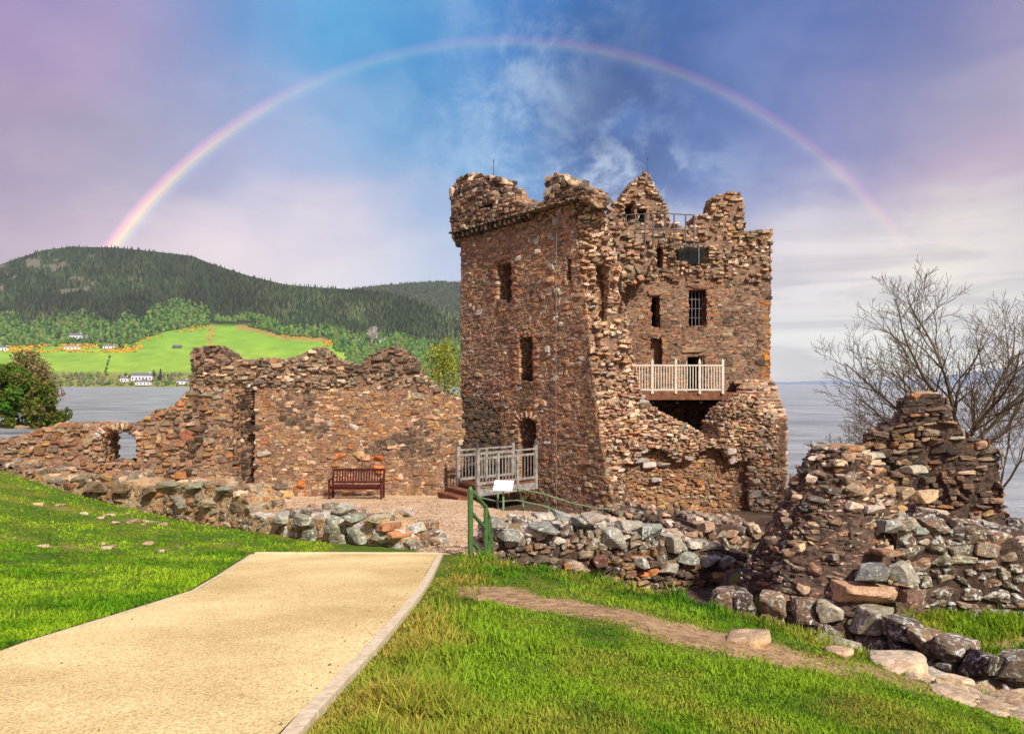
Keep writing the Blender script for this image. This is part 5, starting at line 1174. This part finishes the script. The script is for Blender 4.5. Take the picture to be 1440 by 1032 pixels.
kc = (vnoise(u * .03, v * .05, 97) * 2.2 + NPR.uniform(0, 2.8, len(u))).astype(int) % 5; light = .85 + .9 * sstep(.4, .75, fbm(u * .012, v * .03, 98)); light = light * (1 + .7 * sstep(320, 420, u) * sstep(395, 440, v)) * NPR.uniform(.7, 1.35, len(u))
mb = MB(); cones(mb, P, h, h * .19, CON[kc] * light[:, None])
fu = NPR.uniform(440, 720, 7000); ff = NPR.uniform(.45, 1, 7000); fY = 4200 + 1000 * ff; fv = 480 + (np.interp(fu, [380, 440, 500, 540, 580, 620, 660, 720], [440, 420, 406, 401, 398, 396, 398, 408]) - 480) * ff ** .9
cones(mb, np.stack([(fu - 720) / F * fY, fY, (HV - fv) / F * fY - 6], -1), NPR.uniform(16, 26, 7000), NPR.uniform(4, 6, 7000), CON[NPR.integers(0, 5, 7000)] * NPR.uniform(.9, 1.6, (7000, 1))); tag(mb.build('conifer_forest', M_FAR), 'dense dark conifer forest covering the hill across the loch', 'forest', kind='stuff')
def in_brd(u, v, rg):
    lo = field(u) - np.interp(u, [0, 120, 250, 300, 330, 400, 520, 660], [42, 34, 40, 15, 12, 16, 18, 24]) * (0.7 + .6 * vnoise(u * .05, v * 0, 91)); up = (v > lo) & (v < field(u) + 1.5) & ~((u > 300) & (u < 350) & (v > 454)) & ~(np.abs(u - 298) < 3)
    r_ = rg.uniform(size=len(u)); low = (v > 527) & (v < 543) & (r_ < np.where(u < 148, .9, np.where(u < 212, .12, .55))); right = (u > 470) & (v > field(u) - 4) & (v > 480) & (fbm(u * .03, v * .06, 99) > .40) & (r_ < .9); scr = (v > 484) & (v < 491) & (u < 190) & (r_ < .18)
    return up | low | right | scr
u, v = scatter_hill(22000, -90, 760, in_brd, 102); P = hillpt(u, v); P[:, 2] -= 1; h = NPR.uniform(8, 17, len(u)) * np.where(v > 520, .72, 1.0)
kb = NPR.integers(0, 6, len(u)); cb = BRD[kb] * NPR.uniform(.8, 1.25, (len(u), 1)); cb = np.where((v > 520)[:, None] & (NPR.uniform(size=len(u)) < .5)[:, None], np.array(lin((112, 108, 72))) * NPR.uniform(.7, 1.1, (len(u), 1)), cb)
mb = MB(); cones(mb, P, h, h * .42, cb, 7, True); tag(mb.build('broadleaf_wood', M_FAR), 'lighter green broadleaf wood along the fields and far shore', 'wood', kind='stuff')
def in_gorse(u, v, rg):
    r_ = rg.uniform(size=len(u)); a_ = (u < 200) & (v > 484) & (v < 496) & (fbm(u * .06, v * .25, 107) > .43) & (u > 5); b2 = (u > 185) & (u < 292) & (np.abs(v - field(u) - 3.0) < 3.6) & (r_ < .30) & (fbm(u * .12, v * .2, 108) > .42); c2 = (u > 290) & (u < 304) & (np.abs(v - 472) < 8) & (r_ < .15); d2 = (u > 375) & (u < 480) & (np.abs(v - field(u) - 1) < 2.5) & (r_ < .10); e2 = (u > 455) & (u < 480) & (np.abs(v - 483) < 4) & (r_ < .5)
    return a_ | b2 | c2 | d2 | e2
u, v = scatter_hill(60000, 0, 500, in_gorse, 103); P = hillpt(u, v); P[:, 2] -= .5; h = NPR.uniform(2.2, 4.6, len(u)); GC = np.array([lin(c) for c in [(206, 150, 24), (222, 164, 30), (176, 120, 30), (120, 116, 40)]])
mb = MB(); cones(mb, P, h, h * .8, GC[NPR.integers(0, 4, len(u))], 6, True); tag(mb.build('gorse', M_FAR), 'yellow flowering gorse in bands along the top of the far fields', 'gorse', kind='stuff')
# field hedge
u = NPR.uniform(148, 155, 40); v = np.interp(u, [148, 155], [524, 500]) + NPR.uniform(-1, 1, 40); P = hillpt(u, v); h = NPR.uniform(2, 5, 40); mb = MB(); cones(mb, P, h, h * .8, BRD[NPR.integers(0, 6, 40)] * .8, 6, True); tag(mb.build('field_hedge', M_FAR), 'scrubby hedge running up between the two far fields', 'hedge')

def house(u, v, wpx, hpx, label, roofmat, wallmat=None, chim=True, wins=3):
    p = hillpt(np.array([float(u)]), np.array([float(v)]))[0]; k = p[1] / F; wpx, hpx = wpx * .85, hpx * .85; w_, h_ = wpx * k, hpx * k * .62; d_ = min(w_ * .6, 9); wallmat = wallmat or M_ROOFW; b0 = np.array([p[0], p[1] - 4, p[2] - 1.0])
    root = empty('house', tuple(b0)); tag(root, label, 'house', 'white houses on the far shore')
    mb = MB(); box(mb, (0, 0, h_ / 2), (w_ / 2, d_ / 2, h_ / 2)); mb.build('wall', wallmat, root)
    rh = hpx * k * .42; mb = MB(); o = .5; v_ = [(-w_ / 2 - o, -d_ / 2 - o, h_), (w_ / 2 + o, -d_ / 2 - o, h_), (w_ / 2 + o, d_ / 2 + o, h_), (-w_ / 2 - o, d_ / 2 + o, h_), (-w_ / 2 - o, 0, h_ + rh), (w_ / 2 + o, 0, h_ + rh)]
    mb.add(v_, [np.array([[0, 1, 5, 4], [2, 3, 4, 5], [3, 2, 1, 0]]), np.array([[0, 4, 3], [1, 2, 5]])]); rf = mb.build('roof', roofmat, root)
    if chim: mb = MB(); box(mb, (w_ * .38, 0, h_ + rh), (w_ * .03 + .5, .6, 1.6)); mb.build('chimney', wallmat, rf)
    for i in range(wins): mb = MB(); box(mb, (-w_ / 2 + w_ * (i + .5) / wins, -d_ / 2 - .05, h_ * .5), (w_ / wins * .2, .12, h_ * .22)); mb.build('window', M_BLACK, root)
house(201, 535, 34, 13, 'long white two-storey house with a grey roof at the water on the far shore', M_SLATE, wins=6)
house(176, 536.5, 12, 9, 'small white cottage left of the long house at the water', M_SLATE, wins=2)
house(203, 541, 24, 8, 'low white boathouse with a dark open front just below the long house', M_SLATE, wins=4, chim=False)
house(108, 476.5, 22, 9, 'big white house standing above the gorse', M_SLATE, wins=4)
house(121, 477.5, 9, 7, 'small white cottage right of the big house above the gorse', M_SLATE, wins=2)
house(103, 491, 24, 6.5, 'long low white house with a dull red roof in the gorse', M_REDROOF, wins=4)
house(155, 490, 20, 6.5, 'white bungalow beside dark trees at the right end of the gorse', M_SLATE, wins=3)
house(6, 493, 15, 8, 'white house with a grey roof at the left edge of the photo', M_SLATE, wins=3)
house(250, 489, 15, 5, 'long grey farm shed on the upper field', M_SLATE, M_SLATE, False, 2)
house(258, 540, 18, 8, 'white house at the water just left of the curtain wall', M_SLATE, wins=3)
house(502, 482, 12, 6, 'white house in the trees above the notch of the curtain wall', M_SLATE, wins=2)
house(538, 482.5, 9, 7, 'small white house just left of the highest wall peak', M_SLATE, wins=2)
# lone conifers and the pale tree
for u, v, h, lb in ((216, 534, 30, 'left of the two dark conifers by the long white house'), (226, 534, 33, 'right of the two dark conifers by the long white house'), (168, 490, 22, 'dark conifer beside the white bungalow in the gorse')):
    p = hillpt(np.array([float(u)]), np.array([float(v)]))[0]; root = empty('conifer', tuple(p)); tag(root, lb, 'tree', 'lone conifers on the far shore'); mb = MB(); N = 26; f = np.linspace(.05, .9, N); a = NPR.uniform(0, 6.28, N)
    cones(mb, np.stack([np.cos(a) * h * .10 * (1 - f), np.sin(a) * h * .10 * (1 - f), f * h * .85], -1), np.full(N, h * .2), h * (.05 + .11 * (1 - f)), CON[NPR.integers(0, 5, N)] * 1.0); mb.build('crown', M_FAR, root)
    mb = MB(); tube(mb, [(0, 0, -1), (0, 0, h * .9)], [.6, .1], 6); mb.build('trunk', M_BARK, root)
p = hillpt(np.array([523.]), np.array([483.]))[0]
M_PALEB = plain('pale_bark', lin((186, 168, 158)), lin((206, 190, 180)), 1.0, .9)
old = M_BARK; M_BARK = M_PALEB
bare_tree('pale_tree', tuple(p), 10, [(0, 0, 42, 8), (.4, 0, 38, 6), (-.4, 0, 38, 6), (.25, .2, 40, 8), (-.9, -.2, 30, 5), (.9, 0, 30, 5)], 31, 1.2, 'pale leafless tree standing out against the dark forest', counts=(9, 6), minr=.35)
M_BARK = old

# ------------------------------------------------------------------ grass
def grass(N, seed, region, name, label, hfac=1.0, ymin=2.6, ymax=20):
    rg = np.random.default_rng(seed)
    y = 1 / (1 / ymin - rg.uniform(0, 1, N) * (1 / ymin - 1 / ymax)); x = y * rg.uniform(-1.12, 1.12, N); k = region(x, y, rg); x, y = x[k], y[k]
    zr, zg, zb = zones(x, y); dn = sdist(NEARPOLY, x, y); dl = sdist(L1POLY, x, y); dp = sdist(PATHP, x, y)
    keep = (dp > .115) & (rg.uniform(size=len(x)) > zb * 1.15 - .1) & (zg < .2) & (zr > .5); x, y, dn, dl, dp, zb = (q[keep] for q in (x, y, dn, dl, dp, zb)); n = len(x)
    n1 = fbm(x * 1.4, y * 1.4, 55); n2 = fbm(x * 5, y * 5, 56, 2)
    edge_ = sstep(-.9, -.1, dn) * (x > -.8); h = (.012 + .030 * n2 ** 1.5 + .030 * sstep(.62, .8, fbm(x * 3.2, y * 3.2, 66)) + .010 * n1) * (1 + 1.9 * edge_) * rg.uniform(.6, 1.35, n) * hfac
    worn = np.clip((1 - sstep(.0, .9, np.abs(x + 1.0))) * (x > -1.2) * (y < 9) * .8 + zb * .6, 0, 1); h *= 1 - .5 * worn
    w_ = (.0017 + .00075 * y) * rg.uniform(.7, 1.3, n); a = rg.uniform(0, 6.28, n); ln_ = rg.uniform(.1, .9, n) * h; b_ = rg.uniform(0, 6.28, n); z = ground(x, y, False) - .008 + (ground(x, y) - ground(x, y, False)) * sstep(.18, .9, dp)
    cx, sx_ = np.cos(a) * w_, np.sin(a) * w_; lx_, ly_ = np.cos(b_) * ln_, np.sin(b_) * ln_
    V = np.stack([np.stack([x - cx, y - sx_, z], -1), np.stack([x + cx, y + sx_, z], -1), np.stack([x + cx * .8 + lx_ * .35, y + sx_ * .8 + ly_ * .35, z + h * .6], -1), np.stack([x - cx * .8 + lx_ * .35, y - sx_ * .8 + ly_ * .35, z + h * .6], -1), np.stack([x + lx_, y + ly_, z + h], -1)], 1)
    G1, G2, G3, G4 = (np.array(lin(c)) for c in ((92, 138, 22), (146, 176, 40), (186, 158, 74), (54, 98, 18)))
    t1 = sstep(.35, .65, n1)[:, None]; c_ = G4 + (G1 - G4) * sstep(.3, .55, n2)[:, None]; c_ = c_ + (G2 - c_) * t1 * .75
    dry = np.clip(sstep(.46, .68, fbm(x * 1.3, y * 1.3, 58)) * .52 * (x > -1.2) + worn * .7, 0, 1) * rg.uniform(.3, 1.2, n); c_ = c_ + (G3 - c_) * np.clip(dry, 0, 1)[:, None]; c_ = c_ * rg.uniform(.7, 1.3, (n, 1))
    c_ = c_ * np.where(x < -2, 1, 0)[:, None] * (np.array([1.28, 1.22, 1.0]) - 1) + c_
    i0 = (np.arange(n) * 5)[:, None]; mb = MB(); mb.add(V.reshape(-1, 3), [i0 + np.array([0, 1, 2, 3]), i0 + np.array([3, 2, 4])], 0, np.repeat(np.concatenate([c_, np.zeros((n, 1))], 1), 5, 0))
    tag(mb.build(name, M_GRASS), label, 'grass', kind='stuff')
grass(350000, 201, lambda x, y, r: (x > -1.3) & (sdist(NEARPOLY, x, y) < .12) & (y < 12.2), 'lawn_grass', 'short green grass on the lawn right of the path', 1.0, 2.6, 12.2)
grass(430000, 202, lambda x, y, r: (x < -3.0) & (sdist(L1POLY, x, y) < -.25), 'bank_grass', 'bright green grass on the bank left of the path', 1.15, 3.6, 20)
grass(150000, 203, lambda x, y, r: (x > 3.9) & (y > 7.8) & (y < 10.4) & (sdist(PATCHP, x, y) < .0), 'patch_grass', 'grass patch between the block kerb and the lichened wall', 1.5, 7.8, 10.6)

# ------------------------------------------------------------------ air
m = bpy.data.materials.new('thin_haze'); m.use_nodes = True; t = NT(m.node_tree); t.n.clear()
out = t.new('ShaderNodeOutputMaterial'); pv = t.new('ShaderNodeVolumePrincipled'); t.l.new(pv.outputs[0], out.inputs['Volume'])
pv.inputs['Density'].default_value = 0.000032; pv.inputs['Color'].default_value = (0.80, 0.88, 1.0, 1); pv.inputs['Anisotropy'].default_value = 0.0
mb = MB(); box(mb, (0, 5800, 345), (11400, 6400, 360)); tag(mb.build('haze', m), kind='stuff')
